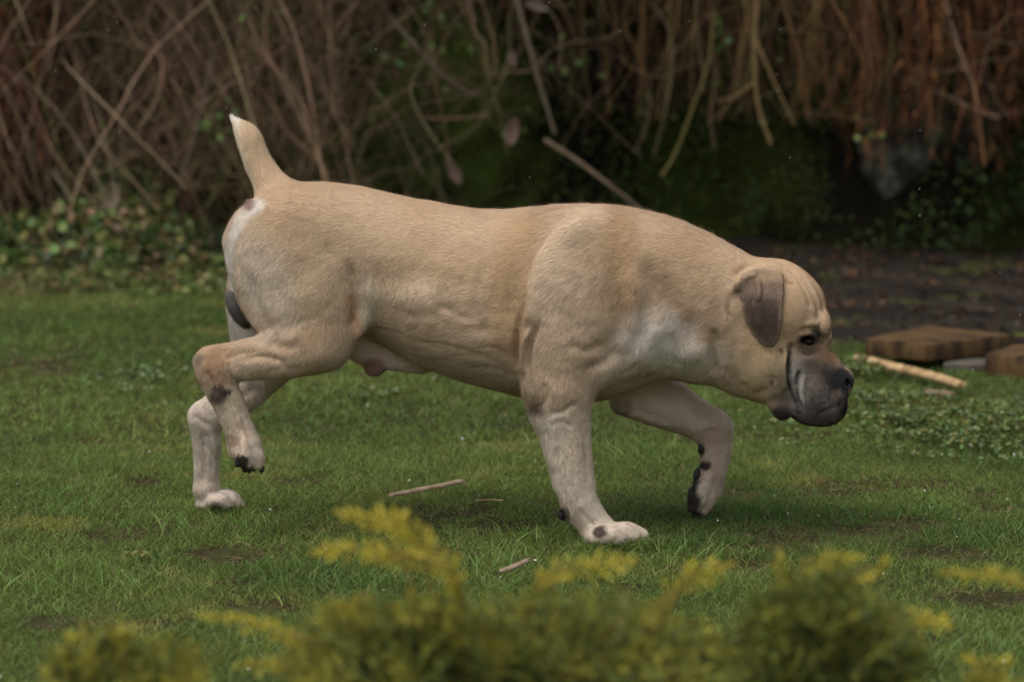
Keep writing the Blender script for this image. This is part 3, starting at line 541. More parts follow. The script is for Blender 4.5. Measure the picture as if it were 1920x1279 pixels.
def ell(px, py, Y, a, b, c, ang=0, k=0.02, mirror=False, op=blend, P=None):
    """ellipsoid: a along ang (degrees, up positive) and b across it in the side view, c sideways; px units"""
    p = W(px, py, Y) if P is None else np.array(P, float)
    a, b, c = a * U, b * U, c * U; R = max(a, b) + k * 1.2
    r = region(p - [R, c + k * 1.2, R], p + [R, c + k * 1.2, R])
    if r is not None:
        s, X, Yg, Z = r; ca, sa = math.cos(math.radians(ang)), math.sin(math.radians(ang))
        u = ((X - p[0]) * ca + (Z - p[2]) * sa); v = (-(X - p[0]) * sa + (Z - p[2]) * ca); w = Yg - p[1]
        k0 = np.sqrt((u / a) ** 2 + (v / b) ** 2 + (w / c) ** 2); k1 = np.sqrt((u / a ** 2) ** 2 + (v / b ** 2) ** 2 + (w / c ** 2) ** 2)
        op(s, (k0 * (k0 - 1) / np.maximum(k1, 1e-6)).astype(np.float32), k)
    if mirror: ell(0, 0, 0, a / U, b / U, c / U, ang, k, False, op, P=(p[0], -p[1], p[2]))
def chain(pts, k=0.02, sy=1.0, n=6, mirror=False, op=blend):
    """tapering limb through (px, py, Y, r px); sy flattens it sideways"""
    Q = [np.append(W(x, y, Y), r * U) for x, y, Y, r in pts]
    Q = catmull(Q, n) if len(Q) > 1 else np.array(Q)
    for sgn in ((1, -1) if mirror else (1,)):
        D = None; R = Q[:, 3].max() * max(1, sy) + k * 1.2
        lo = (Q[:, :3] * [1, sgn, 1]).min(0) - R; hi = (Q[:, :3] * [1, sgn, 1]).max(0) + R
        r = region(lo, hi)
        if r is None: continue
        s, X, Yg, Z = r; D = np.full(FLD[s].shape, 0.5, np.float32)
        o = np.array([sl.start for sl in s])
        for i in range(len(Q) - 1):
            A, B = Q[i].copy(), Q[i + 1].copy(); A[1] *= sgn; B[1] *= sgn
            rr = max(A[3], B[3]) + k * 1.2; ry = max(A[3], B[3]) * sy + k * 1.2
            q = region(np.minimum(A[:3], B[:3]) - [rr, ry, rr], np.maximum(A[:3], B[:3]) + [rr, ry, rr])
            if q is None: continue
            s2, x, y, z = q; ab = B[:3] - A[:3]; abs_ = ab * [1, 1 / sy, 1]; L = (abs_ ** 2).sum() + 1e-12
            t = np.clip(((x - A[0]) * abs_[0] + (y - A[1]) / sy * abs_[1] + (z - A[2]) * abs_[2]) / L, 0, 1)
            d = np.sqrt((x - A[0] - t * ab[0]) ** 2 + ((y - A[1] - t * ab[1]) / sy) ** 2 + (z - A[2] - t * ab[2]) ** 2) - (A[3] + t * (B[3] - A[3]))
            sl = tuple(slice(s2[j].start - o[j], s2[j].stop - o[j]) for j in range(3))
            D[sl] = np.minimum(D[sl], d)
        op(s, D, k)
def loft(st, k=0.02, Yc=None):
    """trunk through vertical stations (px, top, bottom, half width px, height of the widest level 0..1)"""
    S = catmull(np.array(st, float), 10)
    wt = np.array([W(p[0], p[1], 0) for p in S]); wb = np.array([W(p[0], p[2], 0) for p in S])
    xs, zt, zb, hw, wl = wt[:, 0], wt[:, 2], wb[:, 2], S[:, 3] * U, S[:, 4]
    yc = np.zeros(len(xs)) if Yc is None else np.interp(xs, *Yc)
    s, X, Yg, Z = region([xs[0] - .03, -.26, zb.min() - .03], [xs[-1] + .03, .26, zt.max() + .03])
    x1 = X[:, 0, 0]; f = lambda a: np.interp(x1, xs, a).astype(np.float32)[:, None, None]
    t_, b_, w_, l_, c_ = f(zt), f(zb), f(hw), f(wl), f(yc)
    zm = b_ + (t_ - b_) * l_; hh = np.where(Z > zm, t_ - zm, zm - b_)
    n = np.where(Z > zm, 2.25, 2.0)
    q = (np.abs(Yg - c_) / w_) ** n + (np.abs(Z - zm) / hh) ** n
    q = q ** (1 / n)
    # scale by the local gradient so that it is close to a distance
    gy = np.abs(Yg - c_) / w_; gz = np.abs(Z - zm) / hh
    g = np.sqrt((gy / w_) ** 2 + (gz / hh) ** 2) / np.maximum(np.sqrt(gy ** 2 + gz ** 2), 1e-6)
    d = (q - 1) / np.maximum(g, 1e-6)
    ex = np.maximum(np.maximum(xs[0] - X, X - xs[-1]), 0)
    d = np.where(ex > 0, np.sqrt(np.maximum(d, 0) ** 2 + ex ** 2), d)
    blend(s, d.astype(np.float32), k)

HY = -0.012                                  # the head's mid plane, it turns a little to the camera
def hy(px): return HY - max(0, px - 1400) * 0.00018
TORSO = [(482, 384, 540, 56, .5), (505, 356, 590, 84, .52), (545, 346, 620, 102, .55), (600, 342, 628, 112, .55), (650, 348, 622, 116, .55), (700, 357, 636, 120, .52),
 (760, 371, 670, 130, .5), (820, 383, 698, 140, .48), (880, 392, 717, 148, .47), (940, 396, 733, 152, .46), (1000, 390, 746, 150, .46), (1060, 384, 750, 142, .46),
 (1110, 384, 750, 135, .45), (1150, 386, 744, 132, .45), (1200, 394, 716, 130, .47), (1250, 406, 698, 127, .48), (1300, 425, 700, 120, .48), (1350, 450, 698, 112, .5), (1400, 478, 705, 104, .5), (1440, 500, 700, 92, .5)]
loft(TORSO, 0.02)
# withers and loin, spine line
chain([(520, 388, 0, 30), (700, 408, 0, 34), (900, 442, 0, 34), (1060, 438, 0, 36)], .03)
# rump and sit bones
ell(508, 456, -.045, 66, 84, 52, 60, .035, True)
ell(461, 462, -.042, 22, 40, 32, 75, .025, True)
# --- near thigh and lifted hind leg
ell(552, 490, -.078, 108, 128, 58, 0, .045)
ell(508, 512, -.075, 66, 114, 44, 8, .04)
ell(586, 585, -.088, 88, 96, 50, -10, .035)
ell(598, 628, -.094, 56, 62, 44, -35, .025)
chain([(668, 500, -.10, 22), (682, 560, -.098, 15), (662, 606, -.10, 17), (628, 648, -.10, 24)], .03, 0.7)   # flank fold
chain([(598, 640, -.098, 58), (540, 662, -.100, 47), (480, 676, -.103, 37), (430, 684, -.105, 32), (402, 694, -.106, 29)], .02, .82)
chain([(520, 640, -.1, 18), (450, 652, -.103, 13), (395, 664, -.106, 15), (380, 676, -.107, 15)], .012, .9)    # Achilles tendon and point of hock
chain([(394, 690, -.106, 28), (412, 722, -.106, 31), (427, 752, -.106, 30), (447, 802, -.106, 28), (458, 838, -.105, 30)], .014, .78)
chain([(458, 834, -.105, 27), (466, 856, -.105, 22)], .012, 1.25)
for dy, x1, y1, x2, y2, r in ((-.028, 448, 842, 461, 868, 16.5), (-.010, 468, 842, 483, 868, 16.5), (.010, 471, 842, 485, 867, 16), (.027, 458, 842, 470, 866, 15)):
    chain([(x1, y1, -.105 + dy, r * .8), ((x1 + x2) / 2 + 2, (y1 + y2) / 2, -.105 + dy, r), (x2, y2, -.105 + dy, r * .72)], .006)
# --- far hind leg, planted
ell(545, 510, .078, 100, 128, 58, 0, .045)
ell(495, 560, .085, 66, 110, 44, 0, .04)
ell(585, 600, .10, 78, 92, 48, -15, .035)
chain([(480, 560, .11, 50), (478, 640, .12, 45), (500, 690, .13, 40)], .03, .8)
chain([(570, 625, .125, 56), (508, 682, .14, 43), (462, 734, .15, 38), (415, 770, .165, 31), (388, 786, .17, 29)], .02, .8)
chain([(440, 715, .16, 16), (395, 752, .168, 14), (372, 774, .17, 15)], .014, .9)
chain([(383, 786, .17, 29), (388, 828, .175, 28), (387, 880, .18, 24), (387, 918, .185, 24)], .014, .8)
chain([(387, 918, .185, 22), (394, 936, .185, 20)], .012, 1.15)
for dy, x1, y1, x2, y2, r in ((-.03, 400, 939, 424, 944, 13.5), (-.011, 418, 933, 444, 943, 14), (.011, 420, 932, 446, 941, 14), (.03, 404, 934, 430, 941, 13)):
    chain([(x1, y1, .185 + dy, r), ((x1 + x2) / 2 + 2, (y1 + y2) / 2 - 2, .185 + dy, r * 1.05), (x2, y2, .185 + dy, r * .75)], .006)
ell(392, 944, .185, 26, 12, 26, 0, .01)
# --- near shoulder and front leg
ell(1098, 500, -.095, 104, 122, 50, 75, .05)
ell(1070, 590, -.11, 86, 118, 50, 5, .045)
ell(1045, 650, -.115, 66, 82, 46, -8, .03)
ell(1150, 610, -.09, 62, 92, 46, 30, .04)
ell(1092, 675, -.115, 60, 62, 44, 0, .035)
chain([(1040, 640, -.12, 66), (1046, 700, -.128, 64), (1049, 740, -.13, 63), (1050, 771, -.132, 57), (1057, 804, -.135, 49), (1066, 853, -.14, 43), (1074, 892, -.142, 40), (1081, 925, -.144, 36), (1090, 950, -.145, 34), (1108, 976, -.146, 30), (1120, 992, -.147, 30)], .02, .85)
ell(1004, 736, -.14, 24, 34, 26, 10, .014)    # point of elbow
chain([(1055, 958, -.125, 8), (1060, 966, -.125, 9)], .01)   # carpal pad
ell(1124, 1001, -.15, 31, 23, 40, 0, .014)
for dy, x1, y1, x2, y2, r in ((-.036, 1128, 1006, 1158, 1010, 14.5), (-.013, 1142, 1000, 1186, 1006, 16.5), (.013, 1148, 998, 1202, 1004, 16.5), (.036, 1138, 998, 1186, 1003, 15)):
    Yt = -.15 + dy
    chain([(x1, y1, Yt, r), (x1 * .45 + x2 * .55, (y1 + y2) / 2 - 4, Yt, r * 1.08), (x2, y2, Yt, r * .8)], .006)
# --- far shoulder and lifted front leg
ell(1098, 500, .095, 104, 122, 50, 75, .05)
ell(1090, 590, .11, 86, 118, 46, 0, .045)
ell(1165, 650, .10, 80, 84, 46, 0, .04)
ell(1195, 700, .115, 60, 52, 40, 0, .03)
chain([(1180, 745, .122, 36), (1215, 752, .126, 43), (1250, 757, .13, 48), (1290, 778, .133, 41), (1325, 795, .135, 37), (1338, 804, .135, 36)], .02, .85)
ell(1166, 752, .122, 20, 20, 26, 0, .012)
chain([(1338, 806, .135, 35), (1342, 842, .133, 31), (1338, 875, .13, 27), (1328, 915, .128, 27)], .014, .85)
chain([(1328, 905, .128, 25), (1320, 934, .128, 22)], .012, 1.25)
for dy, x1, y1, x2, y2, r in ((-.03, 1316, 915, 1303, 952, 15), (-.011, 1330, 918, 1313, 962, 15.5), (.011, 1328, 918, 1313, 960, 15), (.03, 1314, 915, 1303, 950, 15)):
    chain([(x1, y1, .128 + dy, r), ((x1 + x2) / 2 + 3, (y1 + y2) / 2, .128 + dy, r * 1.08), (x2, y2, .128 + dy, r * .66)], .006)
# --- tail
chain([(540, 385, 0, 40), (512, 352, 0, 34), (492, 320, 0, 27), (476, 286, 0, 24), (466, 256, 0, 23), (452, 240, 0, 15), (434, 221, 0, 2.5)], .022, .9)
# --- anus ruffle, scrotum, sheath
ell(473, 385, 0, 11, 10, 10, 0, .006)
ell(444, 577, -.004, 37, 16, 20, -62, .01); ell(449, 583, .022, 37, 15, 18, -60, .01)
chain([(640, 612, 0, 34), (690, 660, 0, 27), (735, 676, 0, 18), (790, 686, 0, 14)], .02, 1.0)
ell(703, 688, 0, 19, 18, 17, 0, .008)
# --- neck and throat masses
chain([(1215, 560, -.05, 118), (1330, 590, -.035, 104), (1400, 610, -.02, 85)], .05, .75, mirror=True)
chain([(1180, 700, -.02, 26), (1240, 680, -.02, 26), (1300, 690, -.02, 28), (1350, 690, -.02, 30)], .02, 1.6)
# --- skull
ell(1449, 574, hy(1455), 84, 88, 88, -10, .025)
ell(1480, 580, hy(1478) - .02, 66, 66, 68, 0, .02); ell(1480, 580, hy(1478) + .02, 66, 66, 68, 0, .02)
for sg in (-1, 1):
    ell(1414, 650, hy(1414) + sg * .042, 74, 82, 56, -20, .03)          # cheek
    ell(1450, 690, hy(1450) + sg * .040, 58, 56, 44, -30, .03)
    ell(1524, 606, hy(1524) + sg * .045, 30, 19, 24, -35, .018)         # brow
    ell(1500, 660, hy(1500) + sg * .046, 34, 24, 22, -40, .02)          # cheek bone
    ell(1527, 738, hy(1527) + sg * .026, 54, 60, 34, 0, .018)           # flew
    ell(1550, 758, hy(1550) + sg * .024, 38, 40, 30, 0, .010)
    ell(1512, 748, hy(1512) + sg * .040, 18, 44, 18, 12, .008)
    ell(1464, 764, hy(1476) + sg * .040, 18, 26, 18, 25, .006)          # corner of the lips
    ell(1493, 724, hy(1497) + sg * .042, 17, 42, 16, 10, .010)
    chain([(1494, 636, hy(1500) + sg * .072, 3), (1508, 629, hy(1508) + sg * .076, 4.5), (1524, 628, hy(1524) + sg * .072, 4.5), (1536, 638, hy(1536) + sg * .056, 3)], .006)
    chain([(1496, 646, hy(1500) + sg * .067, 3), (1512, 653, hy(1508) + sg * .070, 3), (1530, 650, hy(1530) + sg * .058, 3)], .006)
ell(1390, 700, HY, 52, 40, 60, -25, .03)
ell(1455, 725, hy(1455), 60, 34, 52, -20, .03)
chain([(1500, 640, hy(1500), 60), (1528, 682, hy(1530), 44), (1552, 701, hy(1553), 33), (1566, 715, hy(1566), 29)], .02, 1.05)
ell(1532, 770, hy(1520), 50, 26, 38, 0, .015)
ell(1572, 718, hy(1574), 27, 26, 26, -10, .012)
ell(1584, 710, hy(1582), 16, 19, 20, -10, .006)
for sg in (-1, 1): ell(1571, 712, hy(1575) + sg * .017, 15, 15, 11, -20, .005)
for sg in (-1, 1): ell(1541, 605, hy(1540) + sg * .030, 12, 16, 20, 0, .022)
ell(1564, 650, hy(1560), 7, 9, 60, 0, .02, op=carve)
# eye sockets, nostrils, mouth line
for sg in (-1, 1):
    ell(1516, 640, hy(1519) + sg * .079, 15, 7.5, 20, -8, .004, op=carve)
    ell(1587, 717, hy(1588) + sg * .020, 8, 4.5, 7, -55, .003, op=carve)
    chain([(1588, 719, hy(1590) + sg * .020, 4), (1574, 722, hy(1580) + sg * .030, 3), (1563, 716, hy(1580) + sg * .034, 2.5)], .003, op=carve)
chain([(1594, 735, hy(1590), 2.5), (1588, 760, hy(1590), 2.5)], .004, op=carve)
# ears: folded flaps that hang from the side of the skull
EARP = np.array([(1407, 507), (1434, 504), (1460, 511), (1471, 522), (1470, 551), (1468, 584), (1465, 617), (1458, 641), (1447, 650), (1434, 648), (1421, 637), (1407, 617), (1398, 600), (1393, 584), (1392, 566), (1380, 552), (1377, 541), (1386, 526), (1396, 513)], float)
def sdpoly(px, py, P):
    d = np.full(px.shape, 1e9); ins = np.zeros(px.shape, bool)
    for i in range(len(P)):
        a, b = P[i], P[(i + 1) % len(P)]; e = b - a
        t = np.clip(((px - a[0]) * e[0] + (py - a[1]) * e[1]) / (e @ e), 0, 1)
        d = np.minimum(d, np.hypot(px - a[0] - t * e[0], py - a[1] - t * e[1]))
        c = ((a[1] > py) != (b[1] > py)) & (px < (b[0] - a[0]) * (py - a[1]) / (b[1] - a[1] + 1e-12) + a[0])
        ins ^= c
    return np.where(ins, -d, d)
EARC = catmull(np.vstack([EARP, EARP[:1]]), 4)[:-1]
for sg in (-1, 1):
    a = W(1360, 665, -.13); b = W(1485, 490, -.05)
    r = region([a[0], min(sg * .17 + HY, sg * .05 + HY), a[2]], [b[0], max(sg * .17 + HY, sg * .05 + HY), b[2]])
    s, X, Yg, Z = r
    x2, z2 = X[:, 0, 0], Z[0, 0, :]
    GX, GZ = np.meshgrid(x2, z2, indexing='ij'); P3 = np.stack([GX.ravel(), np.full(GX.size, -.12), GZ.ravel()], 1)
    px, py = PX(P3); d2 = sdpoly(px, py, EARC).reshape(GX.shape) * U
    px = px.reshape(GX.shape); py = py.reshape(GX.shape)
    hw = np.interp(py, [500, 512, 530, 560, 600, 650], [58, 74, 90, 98, 100, 97]) + 5 * np.sin((px - 1390) / 26.) * sstep(510, 560, py) + 5 * np.exp(-((px - 1420 - (py - 560) * .1) / 9.) ** 2) * sstep(520, 560, py) * (1 - sstep(590, 640, py)) + 6 * sstep(1455, 1472, px) * sstep(510, 540, py)
    y0 = (HY + sg * hw * U)[:, None, :]
    th = .0030 + .0046 * (1 - sstep(505, 540, py))[:, None, :]
    dd = d2[:, None, :] + .004; dy = np.abs(Yg - y0) - th
    d = np.minimum(np.maximum(dd, dy), 0) + np.sqrt(np.maximum(dd, 0) ** 2 + np.maximum(dy, 0) ** 2) - .0018
    blend(s, d.astype(np.float32), .004)
    ys = lambda q: HY + sg * q * U
    chain([(1379, 546, ys(96), 5), (1386, 530, ys(93), 8), (1400, 517, ys(84), 11), (1422, 510, ys(74), 13), (1446, 511, ys(68), 13), (1464, 520, ys(66), 8)], .010)
    ell(1386, 549, ys(103), 6, 5, 8, -35, .003, op=carve)

def surface_nets(F):
    nx, ny, nz = F.shape; I = F < 0
    cnt = np.zeros((nx - 1, ny - 1, nz - 1), np.int8)
    for a in (0, 1):
        for b in (0, 1):
            for c in (0, 1): cnt += I[a:nx - 1 + a, b:ny - 1 + b, c:nz - 1 + c]
    act = (cnt > 0) & (cnt < 8); del cnt
    ci = np.argwhere(act); idx = np.full(act.shape, -1, np.int32); idx[act] = np.arange(len(ci)); n = len(ci)
    vals = np.empty((n, 8), np.float32); cr = [(a, b, c) for a in (0, 1) for b in (0, 1) for c in (0, 1)]
    for j, (a, b, c) in enumerate(cr): vals[:, j] = F[ci[:, 0] + a, ci[:, 1] + b, ci[:, 2] + c]
    S = np.zeros((n, 3)); N = np.zeros(n)
    for i in range(8):
        for j in range(i + 1, 8):
            if sum(abs(cr[i][k] - cr[j][k]) for k in range(3)) != 1: continue
            m = (vals[:, i] < 0) != (vals[:, j] < 0)
            t = vals[m, i] / (vals[m, i] - vals[m, j]); A, B = np.array(cr[i], float), np.array(cr[j], float)
            S[m] += A + t[:, None] * (B - A); N[m] += 1
    V = LO + (ci + S / N[:, None]) * HG
    quads = []
    for axn in range(3):
        sl0 = [slice(1, -1)] * 3; sl1 = [slice(1, -1)] * 3
        sl0[axn] = slice(0, F.shape[axn] - 1); sl1[axn] = slice(1, F.shape[axn])
        A, B = I[tuple(sl0)], I[tuple(sl1)]
        e = np.argwhere(A != B); base = e + [1 if k != axn else 0 for k in range(3)]
        flip = A[tuple(e.T)]
        u, v = [(1, 2), (2, 0), (0, 1)][axn]
        du = np.zeros(3, int); du[u] = 1; dv = np.zeros(3, int); dv[v] = 1
        g = lambda q: idx[q[:, 0], q[:, 1], q[:, 2]]
        q = np.stack([g(base - du - dv), g(base - dv), g(base), g(base - du)], 1)
        q[~flip] = q[~flip][:, ::-1]
        quads.append(q)
    return V, np.concatenate(quads)
V, Q = surface_nets(FLD); del FLD
def vnormals(V, Q):
    n = np.cross(V[Q[:, 2]] - V[Q[:, 0]], V[Q[:, 3]] - V[Q[:, 1]]); out = np.zeros_like(V)
    for c in range(3):
        for j in range(4): out[:, c] += np.bincount(Q[:, j], n[:, c], len(V))
    return out / np.maximum(np.linalg.norm(out, axis=1, keepdims=True), 1e-12)
E = np.unique(np.sort(np.concatenate([Q[:, [0, 1]], Q[:, [1, 2]], Q[:, [2, 3]], Q[:, [3, 0]]]), 1), axis=0)
def lap(V, it, f):
    deg = np.bincount(E.ravel(), minlength=len(V))[:, None]
    for _ in range(it):
        S = np.stack([np.bincount(E[:, 0], V[E[:, 1], c], len(V)) + np.bincount(E[:, 1], V[E[:, 0], c], len(V)) for c in range(3)], 1)
        V = V + f * (S / deg - V)
    return V
V = lap(V, 3, .6)
NB = vnormals(V, Q)
print('dog verts', len(V))

# --- sculpted detail: folds, muscles, wrinkles as real relief, drawn in the side view and mirrored to the other side
def side_px(V, N):
    M = V.copy(); far = (V[:, 1] > 0.0) ; M[far, 1] *= -1
    return (*PX(M), far)
SX, SY, FAR = side_px(V, NB)
SIDE = sstep(.05, .6, np.abs(NB[:, 1]))
TRUNK = np.ones(len(V), bool)
def pdist(P, n=6):
    """distance in px to a polyline, signed side, parameter 0..1"""
    P = catmull(P, n); best = np.full(len(SX), 1e9); sd = np.zeros(len(SX)); tt = np.zeros(len(SX)); m = len(P) - 1
    lo, hi = P.min(0) - 90, P.max(0) + 90; sel = np.where((SX > lo[0]) & (SX < hi[0]) & (SY > lo[1]) & (SY < hi[1]))[0]
    x, y = SX[sel], SY[sel]; b = best[sel]; s_ = sd[sel]; t_ = tt[sel]
    for i in range(m):
        a, e = P[i], P[i + 1] - P[i]; t = np.clip(((x - a[0]) * e[0] + (y - a[1]) * e[1]) / (e @ e + 1e-9), 0, 1)
        dx, dy = x - a[0] - t * e[0], y - a[1] - t * e[1]; d = np.hypot(dx, dy); c = d < b
        b[c] = d[c]; s_[c] = np.sign(e[0] * dy - e[1] * dx)[c]; t_[c] = ((i + t) / m)[c]
    best[sel] = b; sd[sel] = s_; tt[sel] = t_
    return best, sd, tt
DISP = np.zeros(len(V))
def groove(P, w, amp, fade=.18, zone=None):
    d, s, t = pdist(P); e = sstep(0, fade, t) * sstep(0, fade, 1 - t)
    g = amp * .001 * np.exp(-(d / w) ** 2) * e * SIDE
    DISP[:] += g if zone is None else g * zone
def step(P, w1, w2, amp, fade=.18, zone=None):
    """a fold: the left side of the stroke (walking along it, on the picture) stands up, the other sinks"""
    d, s, t = pdist(P); e = sstep(0, fade, t) * sstep(0, fade, 1 - t)
    g = -amp * .001 * np.tanh(d * s / w1) * np.exp(-(d / w2) ** 2) * e * SIDE
    DISP[:] += g if zone is None else g * zone
def bump(x, y, rx, ry, amp, ang=0, zone=None):
    c, s = math.cos(math.radians(ang)), math.sin(math.radians(ang)); dx, dy = SX - x, -(SY - y)
    u, v = (dx * c + dy * s) / rx, (-dx * s + dy * c) / ry
    g = amp * .001 * np.exp(-(u * u + v * v)) * SIDE
    DISP[:] += g if zone is None else g * zone
NEAR = (V[:, 1] < 0).astype(float); FARZ = 1 - NEAR
# shoulder blade edge and the deep fold behind the elbow
step([(1120, 396), (1050, 428), (1012, 476), (992, 530), (984, 580), (978, 620)], 8, 52, 8)
bump(1075, 430, 34, 26, 4, 40); bump(1035, 500, 30, 50, 3, -20)
groove([(1022, 590), (999, 632), (991, 672), (989, 705)], 6, -6.5, .3)
groove([(1004, 604), (985, 640), (982, 675), (988, 704)], 7, 5.5, .25)
groove([(988, 560), (972, 620), (969, 662), (980, 706)], 6, -7, .25)
# upper arm and shoulder muscles
bump(1062, 545, 36, 55, 5, 10); bump(1100, 620, 34, 46, 4, -20); bump(1040, 620, 22, 40, 3)
groove([(1150, 430), (1160, 520), (1165, 590), (1150, 640), (1110, 665)], 16, -5)
groove([(1215, 470), (1220, 540), (1215, 600), (1190, 650), (1150, 690)], 16, -4)
bump(1190, 560, 18, 60, 5, 0); bump(1185, 480, 24, 40, 3)
groove([(1090, 690), (1130, 680), (1170, 650)], 10, -4)
groove([(1060, 640), (1100, 655), (1135, 640)], 9, -3)
bump(1252, 552, 24, 62, -6, 30); bump(1238, 615, 30, 24, 5.5, 30); bump(1200, 660, 30, 20, 4, 40)
groove([(1250, 620), (1270, 650), (1262, 690)], 10, -2)
bump(1295, 660, 30, 18, 6, 10); bump(1300, 610, 30, 26, -3)
groove([(1160, 700), (1185, 690), (1200, 672)], 4, -2.5)
# neck skin folds behind the ear
groove([(1372, 598), (1368, 575), (1384, 540)], 5, -3)
step([(1350, 640), (1368, 608), (1372, 590)], 5, 14, 1.5)
groove([(1345, 705), (1338, 660), (1345, 610)], 9, -6); bump(1375, 640, 20, 50, 4)
groove([(1405, 500), (1386, 515), (1374, 545)], 8, -3)
for i in range(5): groove([(1270 + 14 * i, 470 + 8 * i), (1262 + 14 * i, 520 + 6 * i), (1270 + 12 * i, 560 + 5 * i)], 8, -1.3)
# ribs and loin
bump(790, 560, 60, 36, 5, 0); bump(740, 520, 60, 24, -3)
for i in range(6):
    x = 800 + 32 * i; groove([(x + 14, 500), (x, 560), (x - 22, 640)], 9, -1.0)
bump(840, 578, 16, 8, -3.5, -20); bump(872, 594, 14, 8, -3, -10); bump(905, 618, 30, 10, -2)
groove([(730, 580), (780, 590), (830, 586)], 12, -2)
for P in ([(700, 610), (760, 630), (830, 655)], [(790, 640), (850, 650), (930, 672)], [(840, 668), (900, 668), (960, 690)], [(880, 690), (930, 690), (975, 705)], [(900, 650), (940, 655), (970, 680)]):
    groove(P, 4.5, -1.2)
groove([(735, 655), (790, 690), (860, 712)], 5, 1.6)
# flank and thigh
groove([(690, 520), (694, 570), (684, 610), (660, 640)], 8, 4)
groove([(655, 480), (664, 540), (668, 580), (656, 620)], 9, -5)
groove([(520, 420), (580, 440), (640, 480)], 26, -2.5)
groove([(466, 500), (484, 560), (500, 600), (515, 625)], 10, -4.5); bump(450, 520, 12, 50, 2)
groove([(520, 520), (540, 580), (560, 620)], 18, -2); bump(590, 560, 34, 50, 4, 10)
groove([(500, 640), (540, 650), (570, 640)], 10, -3); bump(600, 672, 34, 20, 3, 10)
groove([(450, 672), (500, 668), (545, 684)], 7, -4.5, zone=NEAR); groove([(420, 672), (450, 662), (490, 655)], 6, -3.5, zone=NEAR)
groove([(500, 700), (530, 688), (570, 692)], 6, -2, zone=NEAR)
bump(440, 700, 10, 12, 3, zone=NEAR); groove([(425, 690), (445, 712), (458, 725)], 6, -2.5, zone=NEAR)
# near hind foot: bones of the lower leg, toes
groove([(420, 735), (436, 775), (452, 815)], 5, -2, zone=NEAR)
# near front leg
bump(1003, 735, 16, 20, 4, zone=NEAR); groove([(1020, 715), (1026, 740), (1012, 768)], 6, -3, zone=NEAR)
bump(1065, 735, 26, 20, 3, zone=NEAR); groove([(1030, 775), (1055, 770), (1085, 750)], 6, -2.5, zone=NEAR)
groove([(1040, 830), (1052, 890), (1062, 940)], 6, -2.5, zone=NEAR); groove([(1070, 785), (1080, 840), (1085, 890)], 9, 1.6, zone=NEAR)
groove([(1078, 800), (1050, 790), (1030, 800)], 5, -1.6, zone=NEAR)
# far legs: hollows between bone and tendon, drawn where they stand
SX_, SY_ = SX, SY; SX, SY = PX(V)
for P, w, a in (([(378, 800), (384, 860), (380, 912)], 6, -2.6), ([(398, 800), (404, 860), (398, 905)], 6, 1.8), ([(362, 775), (378, 790), (400, 800)], 6, -2.4), ([(420, 760), (450, 745), (490, 720)], 8, -2.5), ([(376, 830), (396, 845), (410, 870)], 4, -1.3), ([(390, 925), (405, 918), (420, 926)], 4, -1.5),
                ([(1215, 735), (1270, 752), (1322, 790)], 9, -3.2), ([(1240, 715), (1300, 740), (1345, 775)], 9, 2.4), ([(1318, 812), (1335, 806), (1356, 815)], 6, -2.2), ([(1350, 838), (1346, 880), (1336, 920)], 6, -2.2), ([(1330, 845), (1328, 880), (1322, 915)], 6, 1.6), ([(1190, 770), (1220, 778), (1260, 790)], 7, -2), ([(1322, 925), (1316, 945), (1310, 962)], 3.5, -2.4), ([(1336, 915), (1330, 940), (1320, 960)], 3.5, -2)):
    groove(P, w, a, .2, zone=(V[:, 1] > .06).astype(float))
SX, SY = SX_, SY_
groove([(1085, 950), (1102, 975), (1118, 990)], 5, -2, zone=NEAR); groove([(1096, 800), (1100, 860), (1104, 915)], 6, -2.2, zone=NEAR); groove([(1048, 850), (1058, 905), (1072, 945)], 5, 1.8, zone=NEAR)
groove([(428, 770), (440, 800), (446, 830)], 5, 1.6, zone=NEAR); groove([(452, 780), (464, 815), (474, 850)], 5, -1.8, zone=NEAR); groove([(386, 690), (400, 715), (408, 740)], 6, -2.5, zone=NEAR)
# head: cheek, lip folds, brow wrinkles
groove([(1486, 640), (1480, 670), (1479, 700), (1484, 735), (1498, 770)], 5, -13, .1)
groove([(1478, 655), (1471, 690), (1473, 735)], 5, 6, .15)
groove([(1502, 692), (1493, 720), (1496, 745), (1506, 770)], 4, -8, .12); groove([(1511, 700), (1503, 735), (1510, 770)], 5, 4.5); groove([(1518, 705), (1515, 740), (1522, 780)], 4, -3, .15)
groove([(1530, 780), (1550, 770), (1575, 760), (1584, 745)], 5, -2.5); groove([(1508, 612), (1524, 606), (1536, 612)], 5, 3); groove([(1500, 622), (1514, 616), (1530, 618)], 4, -3)
groove([(1448, 660), (1420, 700), (1400, 725)], 20, 2.5); groove([(1452, 700), (1440, 730), (1410, 742)], 8, -4.5)
groove([(1395, 640), (1390, 690), (1400, 720)], 10, 3)
zz = lambda *q: [(1250 + a / 3.045, 420 + b / 3.045) for a, b in q]
SIDE0 = SIDE; SIDE = sstep(0, .4, np.abs(NB[:, 1]))
for P, w, a in ((zz((392, 320), (440, 255), (540, 236), (640, 250), (720, 298), (780, 360), (815, 430), (826, 500)), 6.5, -4.2), (zz((630, 214), (720, 255), (790, 320), (840, 400), (866, 480), (868, 570)), 6, -4.6),
                (zz((700, 222), (790, 272), (850, 342), (890, 430), (903, 520)), 5, -3.6), (zz((560, 200), (660, 226), (740, 290), (800, 380)), 4, -2.2)):
    groove(P, w, a, .1); groove(np.array(P) - (6, -5), w, -a * .3, .25)
SIDE = SIDE0
